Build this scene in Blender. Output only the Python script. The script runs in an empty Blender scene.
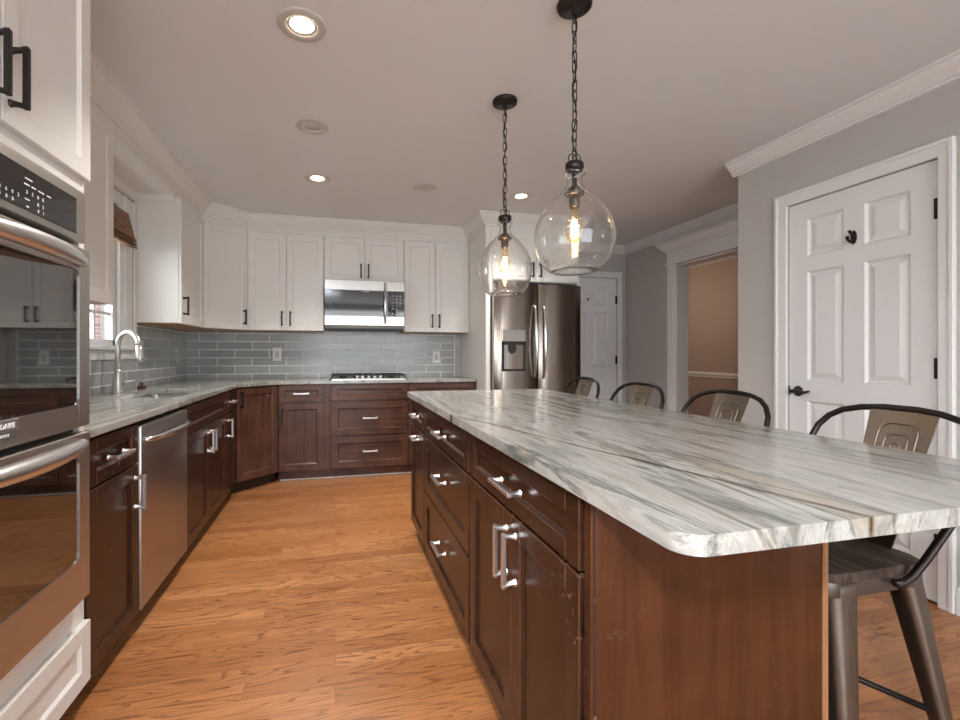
import bpy, bmesh, math, random
from mathutils import Vector, Matrix
random.seed(4)
PI = math.pi
S = bpy.context.scene
C = S.collection

# ------------------------------------------------------------------ camera, world, lights, exposure
FPX, CXP, HOR, CAMH = 453.0, 442.0, 354.0, 1.16
yaw = math.atan((CXP - 335.0) / FPX)
cam = bpy.data.cameras.new('camera')
cam.sensor_fit = 'HORIZONTAL'; cam.sensor_width = 36.0
cam.lens = FPX / 960 * 36.0
cam.shift_x = (480 - CXP) / 960.0
cam.shift_y = (HOR - 360) / 960.0
cam.clip_start = 0.02
camo = bpy.data.objects.new('camera', cam); C.objects.link(camo)
camo.location = (0, 0, CAMH); camo.rotation_euler = (PI/2, 0, -yaw)
S.camera = camo

S.view_settings.view_transform = 'Standard'
S.view_settings.look = 'None'
S.view_settings.gamma = 1.0
S.view_settings.use_curve_mapping = False
S.view_settings.exposure = 0.98

w = bpy.data.worlds.new('world'); S.world = w; w.use_nodes = True
bg = w.node_tree.nodes['Background']
bg.inputs[0].default_value = (0.86, 0.93, 1.0, 1); bg.inputs[1].default_value = 1.1

def area(name, loc, target, sx, sy, power, col=(1, 1, 1), spread=PI):
    l = bpy.data.lights.new(name, 'AREA'); l.shape = 'RECTANGLE'; l.size = sx; l.size_y = sy
    l.energy = power; l.color = col; l.spread = spread
    o = bpy.data.objects.new(name, l); C.objects.link(o); o.location = loc
    o.rotation_euler = (Vector(target) - Vector(loc)).to_track_quat('-Z', 'Y').to_euler()
    return o
area('rear_opening_fill', (0.9, -3.15, 1.25), (0.9, 3, 1.15), 3.2, 2.1, 44, (0.88, 0.95, 1.0))  # fill light added behind the camera, at an unseen opening in the rear wall
fl = bpy.data.lights.new('bounced_flash', 'SPOT'); fl.energy = 590; fl.color = (0.83, 0.92, 1.0)
fl.spot_size = math.radians(80); fl.spot_blend = 0.7; fl.shadow_soft_size = 0.06
flo = bpy.data.objects.new('bounced_flash', fl); C.objects.link(flo); flo.location = (-0.15, -0.25, 1.35)
flo.rotation_euler = (Vector((-0.75, -1.0, 2.475)) - flo.location).to_track_quat('-Z', 'Y').to_euler()

area('daylight_sink_window', (-2.0, 3.0, 1.75), (-0.9, 3.2, 1.4), 1.0, 0.9, 15, (0.93, 0.97, 1.0))
# hand-held flash beside the camera
f2 = bpy.data.lights.new('camera_flash', 'SPOT'); f2.energy = 75; f2.color = (0.97, 0.98, 1.0); f2.spot_size = math.radians(85); f2.spot_blend = 1.0; f2.shadow_soft_size = 0.07
f2o = bpy.data.objects.new('camera_flash', f2); C.objects.link(f2o); f2o.location = (-0.42, -0.52, 1.82)
f2o.rotation_euler = (Vector((1.0, 1.2, 0.5)) - f2o.location).to_track_quat('-Z', 'Y').to_euler()

# ------------------------------------------------------------------ room numbers (metres)
XL, YB, ZC = -1.42, 4.90, 2.475
XR, XF = 2.70, 3.48          # closet wall, recessed wall
YC = 2.566                    # end of closet wall
YN = -3.2
CT, CB = 0.914, 0.884        # worktop top, bottom

# ------------------------------------------------------------------ materials
def nt(name):
    m = bpy.data.materials.new(name); m.use_nodes = True
    n = m.node_tree; b = n.nodes['Principled BSDF']
    return m, n, b
def N(n, t, **kw):
    x = n.nodes.new(t)
    for k, v in kw.items(): setattr(x, k, v)
    return x
def plain(name, col, rough=0.5, metal=0.0, spec=None, coat=0.0):
    m, n, b = nt(name)
    b.inputs['Base Color'].default_value = (*col, 1); b.inputs['Roughness'].default_value = rough
    b.inputs['Metallic'].default_value = metal
    if spec is not None: b.inputs['Specular IOR Level'].default_value = spec
    if coat: b.inputs['Coat Weight'].default_value = coat; b.inputs['Coat Roughness'].default_value = 0.1
    return m
def emit(name, col, s):
    m, n, b = nt(name)
    b.inputs['Base Color'].default_value = (*col, 1)
    b.inputs['Emission Color'].default_value = (*col, 1); b.inputs['Emission Strength'].default_value = s
    return m
def coords(n, scale=(1, 1, 1), rot=(0, 0, 0), loc=(0, 0, 0)):
    tc = N(n, 'ShaderNodeTexCoord'); mp = N(n, 'ShaderNodeMapping')
    mp.inputs['Scale'].default_value = scale; mp.inputs['Rotation'].default_value = rot; mp.inputs['Location'].default_value = loc
    n.links.new(tc.outputs['Object'], mp.inputs['Vector'])
    return mp.outputs['Vector']
def ramp(n, fac, stops, interp='LINEAR'):
    r = N(n, 'ShaderNodeValToRGB'); e = r.color_ramp; e.interpolation = interp
    while len(e.elements) < len(stops): e.elements.new(0.5)
    for el, (p, c) in zip(e.elements, stops):
        el.position = p; el.color = (*c, 1) if len(c) == 3 else c
    n.links.new(fac, r.inputs[0]); return r.outputs[0]
def noise(n, vec, scale, detail=4, rough=0.55, dist=0.0):
    x = N(n, 'ShaderNodeTexNoise'); x.inputs['Scale'].default_value = scale; x.inputs['Detail'].default_value = detail
    x.inputs['Roughness'].default_value = rough; x.inputs['Distortion'].default_value = dist
    n.links.new(vec, x.inputs['Vector']); return x.outputs['Fac']
def mix(n, a, b, fac, mode='MIX'):
    x = N(n, 'ShaderNodeMix'); x.data_type = 'RGBA'; x.blend_type = mode
    for s, v in ((x.inputs[0], fac), (x.inputs[6], a), (x.inputs[7], b)):
        if isinstance(v, (int, float)): s.default_value = v
        elif isinstance(v, tuple): s.default_value = (*v, 1) if len(v) == 3 else v
        else: n.links.new(v, s)
    return x.outputs[2]
def bump(n, b, h, strength, dist=0.002):
    x = N(n, 'ShaderNodeBump'); x.inputs['Strength'].default_value = strength; x.inputs['Distance'].default_value = dist
    n.links.new(h, x.inputs['Height']); n.links.new(x.outputs[0], b.inputs['Normal'])

M = {}
def paint(name, col, rough, bs=0.06):
    m, n, b = nt(name); v = coords(n)
    b.inputs['Roughness'].default_value = rough; b.inputs['Specular IOR Level'].default_value = 0.35
    k = noise(n, v, 1.3, 3)
    c = mix(n, tuple(x*0.97 for x in col), tuple(min(1, x*1.03) for x in col), k)
    n.links.new(c, b.inputs['Base Color'])
    bump(n, b, noise(n, v, 140, 2), bs, 0.001)
    return m
M['white'] = paint('white_cabinet_paint', (0.80, 0.775, 0.735), 0.38, 0.02)
M['trim'] = paint('white_trim_paint', (0.79, 0.78, 0.765), 0.4, 0.02)
M['wall'] = paint('grey_wall_paint', (0.51, 0.485, 0.46), 0.6, 0.05)
M['ceil'] = paint('ceiling_paint', (0.78, 0.785, 0.795), 0.75, 0.06)
M['brownwall'] = paint('brown_wall_paint', (0.40, 0.30, 0.25), 0.6, 0.05)
M['birch'] = plain('raw_cabinet_underside', (0.50, 0.30, 0.16), 0.5)

def darkwood(name, axis, c0=(0.0095, 0.0042, 0.0030), c1=(0.050, 0.0195, 0.0110), wear=0.55):
    m, n, b = nt(name)
    sc = {'z': (26, 26, 1.6), 'x': (1.6, 26, 26), 'y': (26, 1.6, 26)}[axis]
    v = coords(n, sc); v2 = coords(n)
    g = noise(n, v, 1.4, 7, 0.62, 0.6); big = noise(n, v2, 5, 3)
    col = ramp(n, g, [(0.28, c0), (0.5, tuple((a+d)/2 for a, d in zip(c0, c1))), (0.75, c1)])
    col = mix(n, col, tuple(x*1.5 for x in c1), ramp(n, big, [(0.4, (0, 0, 0)), (0.75, (0.45, 0.45, 0.45))]))
    # worn, scuffed flecks in the finish
    sp = noise(n, coords(n, (1, 1, 1)), 34, 3, 0.7)
    area_ = noise(n, v2, 3.1, 2)
    fl = N(n, 'ShaderNodeMath', operation='MULTIPLY')
    n.links.new(ramp(n, sp, [(0.62, (0, 0, 0)), (0.70, (1, 1, 1))]), fl.inputs[0])
    n.links.new(ramp(n, area_, [(0.5, (0, 0, 0)), (0.65, (wear, wear, wear))]), fl.inputs[1])
    col = mix(n, col, (0.30, 0.20, 0.15), fl.outputs[0])
    # lighter edges: worn finish, plus bevel highlights put into the colour
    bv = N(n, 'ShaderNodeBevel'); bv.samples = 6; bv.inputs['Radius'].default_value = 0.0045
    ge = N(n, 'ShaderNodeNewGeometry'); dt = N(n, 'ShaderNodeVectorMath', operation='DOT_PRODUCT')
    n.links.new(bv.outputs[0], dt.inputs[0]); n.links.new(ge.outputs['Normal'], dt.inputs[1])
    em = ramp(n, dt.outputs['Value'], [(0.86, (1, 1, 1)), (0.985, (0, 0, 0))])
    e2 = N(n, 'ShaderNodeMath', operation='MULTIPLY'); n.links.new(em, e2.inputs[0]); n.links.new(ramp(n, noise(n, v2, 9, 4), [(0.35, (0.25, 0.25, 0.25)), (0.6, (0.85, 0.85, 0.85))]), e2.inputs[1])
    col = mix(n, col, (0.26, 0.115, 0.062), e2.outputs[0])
    n.links.new(col, b.inputs['Base Color'])
    b.inputs['Roughness'].default_value = 0.27; b.inputs['Specular IOR Level'].default_value = 0.33
    bump(n, b, g, 0.10, 0.001)
    return m
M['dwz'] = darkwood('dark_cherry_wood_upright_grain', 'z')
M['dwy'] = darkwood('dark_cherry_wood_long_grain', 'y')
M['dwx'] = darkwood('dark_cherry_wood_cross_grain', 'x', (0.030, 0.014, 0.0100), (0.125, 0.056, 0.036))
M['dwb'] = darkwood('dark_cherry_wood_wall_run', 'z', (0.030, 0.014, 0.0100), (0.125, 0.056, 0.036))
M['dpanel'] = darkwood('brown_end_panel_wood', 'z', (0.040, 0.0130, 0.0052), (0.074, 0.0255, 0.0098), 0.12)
M['edge'] = plain('worn_wood_edge', (0.30, 0.14, 0.06), 0.45)
M['toe'] = plain('dark_toe_kick', (0.018, 0.010, 0.007), 0.5)

def granite(name, rot, veins=()):
    m, n, b = nt(name)
    v = coords(n, (6.2, 0.72, 4.0), (0, 0, rot)); v2 = coords(n, (24.0, 2.4, 12.0), (0, 0, rot)); vw = coords(n, (3.0, 0.8, 2.0), (0, 0, rot))
    n1 = noise(n, v, 1.15, 9, 0.66, 0.9)
    n2 = noise(n, v2, 1.2, 8, 0.68, 0.7)
    n3 = noise(n, vw, 1.1, 6, 0.6, 0.7)
    W = (0.50, 0.485, 0.455); Gr = (0.145, 0.155, 0.150); T = (0.29, 0.215, 0.15); Cc = (0.40, 0.355, 0.295)
    col = ramp(n, n1, [(0.30, T), (0.37, Cc), (0.42, Gr), (0.47, W), (0.53, (0.36, 0.355, 0.335)), (0.57, W), (0.63, Gr), (0.68, Cc), (0.76, T)])
    col2 = ramp(n, n2, [(0.28, (0.17, 0.165, 0.15)), (0.42, (0.30, 0.30, 0.285)), (0.52, W), (0.62, (0.38, 0.33, 0.27)), (0.74, (0.17, 0.165, 0.155))])
    col = mix(n, col, col2, 0.33)
    col = mix(n, col, (0.45, 0.435, 0.41), ramp(n, n3, [(0.42, (0, 0, 0)), (0.62, (0.38, 0.38, 0.38))]))
    col = mix(n, col, (0.19, 0.205, 0.20), ramp(n, noise(n, vw, 1.9, 7, 0.66, 1.2), [(0.52, (0, 0, 0)), (0.68, (0.65, 0.65, 0.65))]))
    # thin dark brown veins that run the length of the slab
    tc = N(n, 'ShaderNodeTexCoord'); sp = N(n, 'ShaderNodeSeparateXYZ'); n.links.new(tc.outputs['Object'], sp.inputs[0])
    wob = noise(n, coords(n, (1, 1, 1)), 3.2, 5, 0.6)
    brk = noise(n, coords(n, (6, 2.2, 4)), 1.5, 4, 0.6)
    for a0, a1, amp, wd, st in veins:
        mm = N(n, 'ShaderNodeMath', operation='MULTIPLY_ADD'); n.links.new(sp.outputs[1], mm.inputs[0]); mm.inputs[1].default_value = -a1; mm.inputs[2].default_value = -a0-amp*0.5
        ad = N(n, 'ShaderNodeMath', operation='ADD'); n.links.new(sp.outputs[0], ad.inputs[0]); n.links.new(mm.outputs[0], ad.inputs[1])
        wb_ = N(n, 'ShaderNodeMath', operation='MULTIPLY_ADD'); n.links.new(wob, wb_.inputs[0]); wb_.inputs[1].default_value = amp; n.links.new(ad.outputs[0], wb_.inputs[2])
        ab = N(n, 'ShaderNodeMath', operation='ABSOLUTE'); n.links.new(wb_.outputs[0], ab.inputs[0])
        f = ramp(n, ab.outputs[0], [(0.0, (st,)*3), (wd*0.5, (st*0.6,)*3), (wd, (0, 0, 0))])
        fm = N(n, 'ShaderNodeMath', operation='MULTIPLY'); n.links.new(f, fm.inputs[0]); n.links.new(ramp(n, brk, [(0.32, (0.25, 0.25, 0.25)), (0.5, (1, 1, 1))]), fm.inputs[1])
        col = mix(n, col, (0.085, 0.06, 0.045), fm.outputs[0])
    bc = N(n, 'ShaderNodeBrightContrast'); bc.inputs['Contrast'].default_value = 0.18; bc.inputs['Bright'].default_value = -0.025; n.links.new(col, bc.inputs[0]); col = bc.outputs[0]
    n.links.new(col, b.inputs['Base Color'])
    b.inputs['Roughness'].default_value = 0.16; b.inputs['Specular IOR Level'].default_value = 0.5
    return m
# veins: x = a0 + a1*y in the slab's own coordinates
VEINS2 = ((0.03, 0.02, 0.09, 0.007, 0.6), (0.12, 0.0, 0.10, 0.005, 0.5), (-0.16, 0.03, 0.08, 0.006, 0.5))
VEINS = ((-0.47, -0.26, 0.035, 0.008, 0.9), (0.05, -0.26, 0.06, 0.005, 0.5), (-0.40, -0.24, 0.05, 0.005, 0.45), (0.33, -0.2, 0.05, 0.005, 0.45))
M['granite'] = granite('veined_granite_island', math.radians(-13), VEINS)
M['granite2'] = granite('veined_granite_perimeter', math.radians(-7), VEINS2)

def oak():
    m, n, b = nt('oak_strip_floor')
    v = coords(n)
    br = N(n, 'ShaderNodeTexBrick'); br.offset = 0.37; br.offset_frequency = 2; br.squash = 1.0
    br.inputs['Scale'].default_value = 1.0; br.inputs['Brick Width'].default_value = 0.83; br.inputs['Row Height'].default_value = 0.0815
    br.inputs['Mortar Size'].default_value = 0.0011; br.inputs['Mortar Smooth'].default_value = 0.3; br.inputs['Bias'].default_value = 0.0
    br.inputs['Color1'].default_value = (0, 0, 0, 1); br.inputs['Color2'].default_value = (1, 1, 1, 1); br.inputs['Mortar'].default_value = (0.5, 0.5, 0.5, 1)
    n.links.new(v, br.inputs['Vector'])
    sep = N(n, 'ShaderNodeSeparateXYZ'); n.links.new(v, sep.inputs[0])
    # shift the grain of every plank
    off = N(n, 'ShaderNodeMath', operation='MULTIPLY'); n.links.new(br.outputs['Color'], off.inputs[0]); off.inputs[1].default_value = 37.0
    ad = N(n, 'ShaderNodeMath', operation='ADD'); n.links.new(sep.outputs[0], ad.inputs[0]); n.links.new(off.outputs[0], ad.inputs[1])
    cb = N(n, 'ShaderNodeCombineXYZ'); n.links.new(ad.outputs[0], cb.inputs[0]); n.links.new(sep.outputs[1], cb.inputs[1]); n.links.new(off.outputs[0], cb.inputs[2])
    mp = N(n, 'ShaderNodeMapping'); mp.inputs['Scale'].default_value = (0.85, 8.0, 1); n.links.new(cb.outputs[0], mp.inputs['Vector'])
    nz = noise(n, mp.outputs[0], 1.5, 2, 0.45, 0.15)
    mu = N(n, 'ShaderNodeMath', operation='MULTIPLY'); n.links.new(nz, mu.inputs[0]); mu.inputs[1].default_value = 15.0
    fx = N(n, 'ShaderNodeMath', operation='FRACT'); n.links.new(mu.outputs[0], fx.inputs[0])
    mp2 = N(n, 'ShaderNodeMapping'); mp2.inputs['Scale'].default_value = (2.0, 45.0, 1); n.links.new(cb.outputs[0], mp2.inputs['Vector'])
    fine = noise(n, mp2.outputs[0], 2.0, 5, 0.65, 0.3)
    base = ramp(n, br.outputs['Color'], [(0.0, (0.355, 0.137, 0.045)), (0.5, (0.44, 0.178, 0.063)), (1.0, (0.525, 0.23, 0.088))])
    big = noise(n, v, 1.7, 3)
    lines = ramp(n, fx.outputs[0], [(0.0, (1, 1, 1)), (0.13, (0.85, 0.85, 0.85)), (0.28, (0.22, 0.22, 0.22)), (0.6, (0.04, 0.04, 0.04)), (0.95, (0, 0, 0)), (1.0, (1, 1, 1))])
    lm = N(n, 'ShaderNodeMath', operation='MULTIPLY'); n.links.new(lines, lm.inputs[0]); n.links.new(ramp(n, fine, [(0.35, (1, 1, 1)), (0.62, (0.35, 0.35, 0.35))]), lm.inputs[1])
    c = mix(n, base, (0.13, 0.042, 0.013), lm.outputs[0])
    c = mix(n, c, (0.22, 0.08, 0.028), ramp(n, fine, [(0.30, (0.75, 0.75, 0.75)), (0.42, (0.15, 0.15, 0.15)), (0.52, (0, 0, 0))]))
    c = mix(n, c, (0.14, 0.055, 0.02), ramp(n, br.outputs['Fac'], [(0.0, (0, 0, 0)), (1.0, (0.55, 0.55, 0.55))]))
    wear = noise(n, v, 1.1, 4)
    c = mix(n, c, (0.56, 0.31, 0.16), ramp(n, wear, [(0.48, (0, 0, 0)), (0.75, (0.28, 0.28, 0.28))]))
    n.links.new(c, b.inputs['Base Color'])
    rr = ramp(n, noise(n, v, 2.4, 4), [(0.3, (0.27, 0.27, 0.27)), (0.7, (0.42, 0.42, 0.42))]); n.links.new(rr, b.inputs['Roughness'])
    bump(n, b, fine, 0.05, 0.001)
    return m
M['oak'] = oak()

def tile(name, axis):
    m, n, b = nt(name)
    tc = N(n, 'ShaderNodeTexCoord'); sep = N(n, 'ShaderNodeSeparateXYZ'); n.links.new(tc.outputs['Object'], sep.inputs[0])
    cb = N(n, 'ShaderNodeCombineXYZ'); n.links.new(sep.outputs[0 if axis == 'x' else 1], cb.inputs[0])
    z = N(n, 'ShaderNodeMath', operation='SUBTRACT'); n.links.new(sep.outputs[2], z.inputs[0]); z.inputs[1].default_value = 0.914 - 0.035
    n.links.new(z.outputs[0], cb.inputs[1])
    br = N(n, 'ShaderNodeTexBrick'); br.offset = 0.5; br.offset_frequency = 2
    br.inputs['Scale'].default_value = 1.0; br.inputs['Brick Width'].default_value = 0.325; br.inputs['Row Height'].default_value = 0.081
    br.inputs['Mortar Size'].default_value = 0.0042; br.inputs['Mortar Smooth'].default_value = 0.15
    br.inputs['Color1'].default_value = (0.32, 0.326, 0.318, 1); br.inputs['Color2'].default_value = (0.40, 0.406, 0.396, 1); br.inputs['Mortar'].default_value = (0.82, 0.82, 0.79, 1)
    n.links.new(cb.outputs[0], br.inputs['Vector'])
    n.links.new(br.outputs['Color'], b.inputs['Base Color'])
    rr = ramp(n, br.outputs['Fac'], [(0, (0.16, 0.16, 0.16)), (1, (0.7, 0.7, 0.7))]); n.links.new(rr, b.inputs['Roughness'])
    h = N(n, 'ShaderNodeMath', operation='SUBTRACT')
    wob = noise(n, cb.outputs[0], 26, 3, 0.6)
    sc = N(n, 'ShaderNodeMath', operation='MULTIPLY'); n.links.new(wob, sc.inputs[0]); sc.inputs[1].default_value = 0.55
    n.links.new(sc.outputs[0], h.inputs[0]); n.links.new(br.outputs['Fac'], h.inputs[1])
    bump(n, b, h.outputs[0], 0.5, 0.003)
    return m
M['tilex'] = tile('grey_glass_tile_back', 'x'); M['tiley'] = tile('grey_glass_tile_left', 'y')

def steel(name, col, rough, axis, streak=0.12):
    m, n, b = nt(name)
    sc = {'x': (1, 60, 60), 'y': (60, 1, 60), 'z': (60, 60, 1)}[axis]
    g = noise(n, coords(n, sc), 3.0, 4, 0.6)
    c = ramp(n, g, [(0.3, tuple(x*(1-streak) for x in col)), (0.7, tuple(min(1, x*(1+streak)) for x in col))])
    n.links.new(c, b.inputs['Base Color']); b.inputs['Metallic'].default_value = 1.0
    r = ramp(n, g, [(0.3, (rough*0.95,)*3), (0.7, (rough*1.08,)*3)]); n.links.new(r, b.inputs['Roughness'])
    bump(n, b, g, 0.004, 0.0005)
    return m
M['steely'] = steel('brushed_steel_oven', (0.56, 0.525, 0.49), 0.38, 'y', 0.06)
M['steelx'] = steel('brushed_steel_microwave', (0.52, 0.49, 0.46), 0.22, 'x', 0.05)
M['steelz'] = steel('brushed_steel_fridge', (0.29, 0.245, 0.21), 0.22, 'z', 0.05)
M['steeldw'] = steel('dark_steel_dishwasher', (0.46, 0.42, 0.395), 0.34, 'y', 0.05)
M['nickel'] = plain('satin_nickel', (0.74, 0.72, 0.72), 0.36, 1.0)
M['chrome'] = plain('polished_steel', (0.70, 0.69, 0.68), 0.20, 1.0)
M['bronze'] = plain('dark_bronze', (0.035, 0.028, 0.026), 0.35, 0.7)
M['gun'] = plain('gunmetal', (0.15, 0.130, 0.112), 0.42, 0.9)
M['gunlight'] = steel('brushed_gunmetal', (0.185, 0.155, 0.130), 0.42, 'z', 0.12)
M['splat'] = steel('brushed_bronze_splat', (0.24, 0.195, 0.155), 0.45, 'z', 0.12)
M['tube'] = plain('dark_tube_metal', (0.034, 0.028, 0.025), 0.36, 0.8)
M['blackglass'] = plain('black_glass', (0.006, 0.006, 0.007), 0.05, 0.0, 0.9, 0.3)
M['ovenglass'] = plain('oven_glass', (0.010, 0.008, 0.007), 0.03, 0.0, 1.0, 0.0)
M['ovenglass'].node_tree.nodes['Principled BSDF'].inputs['IOR'].default_value = 2.0
M['black'] = plain('black_plastic', (0.012, 0.012, 0.012), 0.4)
M['iron'] = plain('cast_iron', (0.018, 0.018, 0.019), 0.55)
M['plate'] = plain('white_plastic', (0.80, 0.79, 0.76), 0.35)
M['slot'] = plain('grey_slot', (0.10, 0.10, 0.10), 0.5); M['socket'] = plain('pale_socket', (0.52, 0.51, 0.49), 0.4)
M['print'] = plain('white_print', (0.85, 0.85, 0.85), 0.5)
M['lamp_on'] = emit('lit_lens', (1.0, 0.86, 0.66), 6.0)
M['lamp_off'] = plain('unlit_lens', (0.66, 0.64, 0.60), 0.4); M['ring'] = plain('lamp_trim_ring', (0.60, 0.57, 0.53), 0.4)
M['baffle'] = plain('white_baffle', (0.78, 0.75, 0.70), 0.45)
M['bulb'] = emit('glowing_bulb', (1.0, 0.62, 0.28), 9.0)
M['filament'] = emit('filament', (1.0, 0.80, 0.50), 26.0)
M['brown'] = plain('brown_bristle', (0.10, 0.035, 0.015), 0.6)
M['grass'] = plain('outdoor_ground', (0.18, 0.22, 0.10), 0.9)

def seatwood():
    m, n, b = nt('weathered_plank_seat')
    g = noise(n, coords(n, (34, 3, 10)), 1.6, 6, 0.65, 0.4)
    c = ramp(n, g, [(0.3, (0.022, 0.014, 0.011)), (0.5, (0.070, 0.048, 0.037)), (0.72, (0.14, 0.10, 0.078))])
    n.links.new(c, b.inputs['Base Color']); b.inputs['Roughness'].default_value = 0.6; b.inputs['Specular IOR Level'].default_value = 0.25
    bump(n, b, g, 0.3, 0.002); return m
M['seat'] = seatwood()
def bamboo():
    m, n, b = nt('woven_bamboo')
    w_ = N(n, 'ShaderNodeTexWave'); w_.bands_direction = 'Z'; w_.inputs['Scale'].default_value = 13; w_.inputs['Distortion'].default_value = 0.8
    n.links.new(coords(n), w_.inputs['Vector'])
    c = ramp(n, w_.outputs['Fac'], [(0.1, (0.10, 0.042, 0.020)), (0.5, (0.34, 0.165, 0.080)), (0.9, (0.52, 0.29, 0.155))])
    c = mix(n, c, (0.10, 0.04, 0.018), ramp(n, noise(n, coords(n, (1, 3, 50)), 4, 3), [(0.4, (0, 0, 0)), (0.6, (0.7, 0.7, 0.7))]))
    n.links.new(c, b.inputs['Base Color']); b.inputs['Roughness'].default_value = 0.6; bump(n, b, w_.outputs['Fac'], 0.6, 0.003); return m
M['bamboo'] = bamboo()
def brickm():
    m, n, b = nt('red_brick')
    tc = N(n, 'ShaderNodeTexCoord'); sep = N(n, 'ShaderNodeSeparateXYZ'); n.links.new(tc.outputs['Object'], sep.inputs[0])
    cb = N(n, 'ShaderNodeCombineXYZ'); n.links.new(sep.outputs[1], cb.inputs[0]); n.links.new(sep.outputs[2], cb.inputs[1])
    br = N(n, 'ShaderNodeTexBrick'); br.inputs['Scale'].default_value = 1; br.inputs['Brick Width'].default_value = 0.22; br.inputs['Row Height'].default_value = 0.075; br.inputs['Mortar Size'].default_value = 0.008
    br.inputs['Color1'].default_value = (0.42, 0.19, 0.15, 1); br.inputs['Color2'].default_value = (0.62, 0.36, 0.31, 1); br.inputs['Mortar'].default_value = (0.7, 0.66, 0.62, 1)
    n.links.new(cb.outputs[0], br.inputs['Vector']); n.links.new(br.outputs['Color'], b.inputs['Base Color']); b.inputs['Roughness'].default_value = 0.9
    return m
M['brick'] = brickm()
def thin_glass(name, tint, gl=0.10, edge=0.75, bumps=0.0):
    m = bpy.data.materials.new(name); m.use_nodes = True; n = m.node_tree
    for x in list(n.nodes): n.nodes.remove(x)
    out = N(n, 'ShaderNodeOutputMaterial'); tr = N(n, 'ShaderNodeBsdfTransparent'); gs = N(n, 'ShaderNodeBsdfGlossy')
    tr.inputs[0].default_value = (*tint, 1); gs.inputs['Roughness'].default_value = 0.03; gs.inputs[0].default_value = (0.95, 0.95, 0.95, 1)
    lw = N(n, 'ShaderNodeLayerWeight'); lw.inputs[0].default_value = 0.22
    f = ramp(n, lw.outputs['Facing'], [(0.0, (gl*0.5,)*3), (0.55, (gl,)*3), (1.0, (edge,)*3)])
    mx = N(n, 'ShaderNodeMixShader'); n.links.new(f, mx.inputs[0]); n.links.new(tr.outputs[0], mx.inputs[1]); n.links.new(gs.outputs[0], mx.inputs[2])
    if bumps:
        v = coords(n)
        bp = N(n, 'ShaderNodeBump'); bp.inputs['Strength'].default_value = bumps; bp.inputs['Distance'].default_value = 0.01
        vo = N(n, 'ShaderNodeTexVoronoi'); vo.inputs['Scale'].default_value = 55; n.links.new(v, vo.inputs['Vector'])
        seeds = ramp(n, vo.outputs['Distance'], [(0.05, (1, 1, 1)), (0.22, (0, 0, 0))])
        ad = N(n, 'ShaderNodeMath', operation='ADD'); n.links.new(seeds, ad.inputs[0]); n.links.new(noise(n, v, 11, 3), ad.inputs[1])
        n.links.new(ad.outputs[0], bp.inputs['Height']); n.links.new(bp.outputs[0], gs.inputs['Normal']); n.links.new(bp.outputs[0], lw.inputs['Normal'])
    n.links.new(mx.outputs[0], out.inputs[0]); return m
def solid_glass(name, bumps):
    m, n, b = nt(name)
    b.inputs['Base Color'].default_value = (0.985, 0.98, 0.97, 1); b.inputs['Roughness'].default_value = 0.0
    b.inputs['Transmission Weight'].default_value = 1.0; b.inputs['IOR'].default_value = 1.5
    v = coords(n); vo = N(n, 'ShaderNodeTexVoronoi'); vo.inputs['Scale'].default_value = 70; n.links.new(v, vo.inputs['Vector'])
    seeds = ramp(n, vo.outputs['Distance'], [(0.06, (1, 1, 1)), (0.2, (0, 0, 0))])
    ad = N(n, 'ShaderNodeMath', operation='ADD'); n.links.new(seeds, ad.inputs[0]); n.links.new(noise(n, v, 16, 4), ad.inputs[1])
    bump(n, b, ad.outputs[0], bumps, 0.004); return m
M['globe'] = solid_glass('seeded_clear_glass', 0.15)
M['pane'] = thin_glass('window_pane', (0.96, 0.98, 0.98), 0.05, 0.5)

# ------------------------------------------------------------------ geometry helpers
class Fr:   # a facing frame: a runs along the face, d sticks out of it, z is up
    def __init__(s, o, u, n): s.o, s.u, s.n = Vector(o), Vector(u).normalized(), Vector(n).normalized()
    def __call__(s, a, d, z): return s.o + s.u*a + s.n*d + Vector((0, 0, z))
WORLD = Fr((0, 0, 0), (1, 0, 0), (0, 1, 0))
def bm_(): return bmesh.new()
def merge(bm, t):
    me = bpy.data.meshes.new('t'); t.to_mesh(me); t.free(); bm.from_mesh(me); bpy.data.meshes.remove(me)
def box(bm, a0, a1, d0, d1, z0, z1, fr=WORLD, bev=0.0, seg=1):
    t = bmesh.new()
    vs = [t.verts.new((a, d, z)) for a in (a0, a1) for d in (d0, d1) for z in (z0, z1)]
    for f in ((0, 1, 3, 2), (4, 6, 7, 5), (0, 4, 5, 1), (2, 3, 7, 6), (0, 2, 6, 4), (1, 5, 7, 3)): t.faces.new([vs[i] for i in f])
    if bev > 0: bmesh.ops.bevel(t, geom=t.edges[:], offset=bev, segments=seg, affect='EDGES', profile=0.5)
    for v in t.verts: v.co = fr(*v.co)
    bmesh.ops.recalc_face_normals(t, faces=t.faces[:])
    merge(bm, t); return bm
def prism(bm, pts, z0, z1, fr=None, bev=0.0, seg=2):
    t = bmesh.new(); n = len(pts)
    lo = [t.verts.new((p[0], p[1], z0)) for p in pts]; hi = [t.verts.new((p[0], p[1], z1)) for p in pts]
    t.faces.new(lo[::-1]); t.faces.new(hi)
    for i in range(n): t.faces.new((lo[i], lo[(i+1) % n], hi[(i+1) % n], hi[i]))
    if bev > 0:
        bmesh.ops.bevel(t, geom=[e for e in t.edges if abs(e.verts[0].co.z-e.verts[1].co.z) < 1e-6], offset=bev, segments=seg, affect='EDGES', profile=0.5)
    if fr:
        for v in t.verts: v.co = fr(*v.co)
    bmesh.ops.recalc_face_normals(t, faces=t.faces[:]); merge(bm, t); return bm
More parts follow.
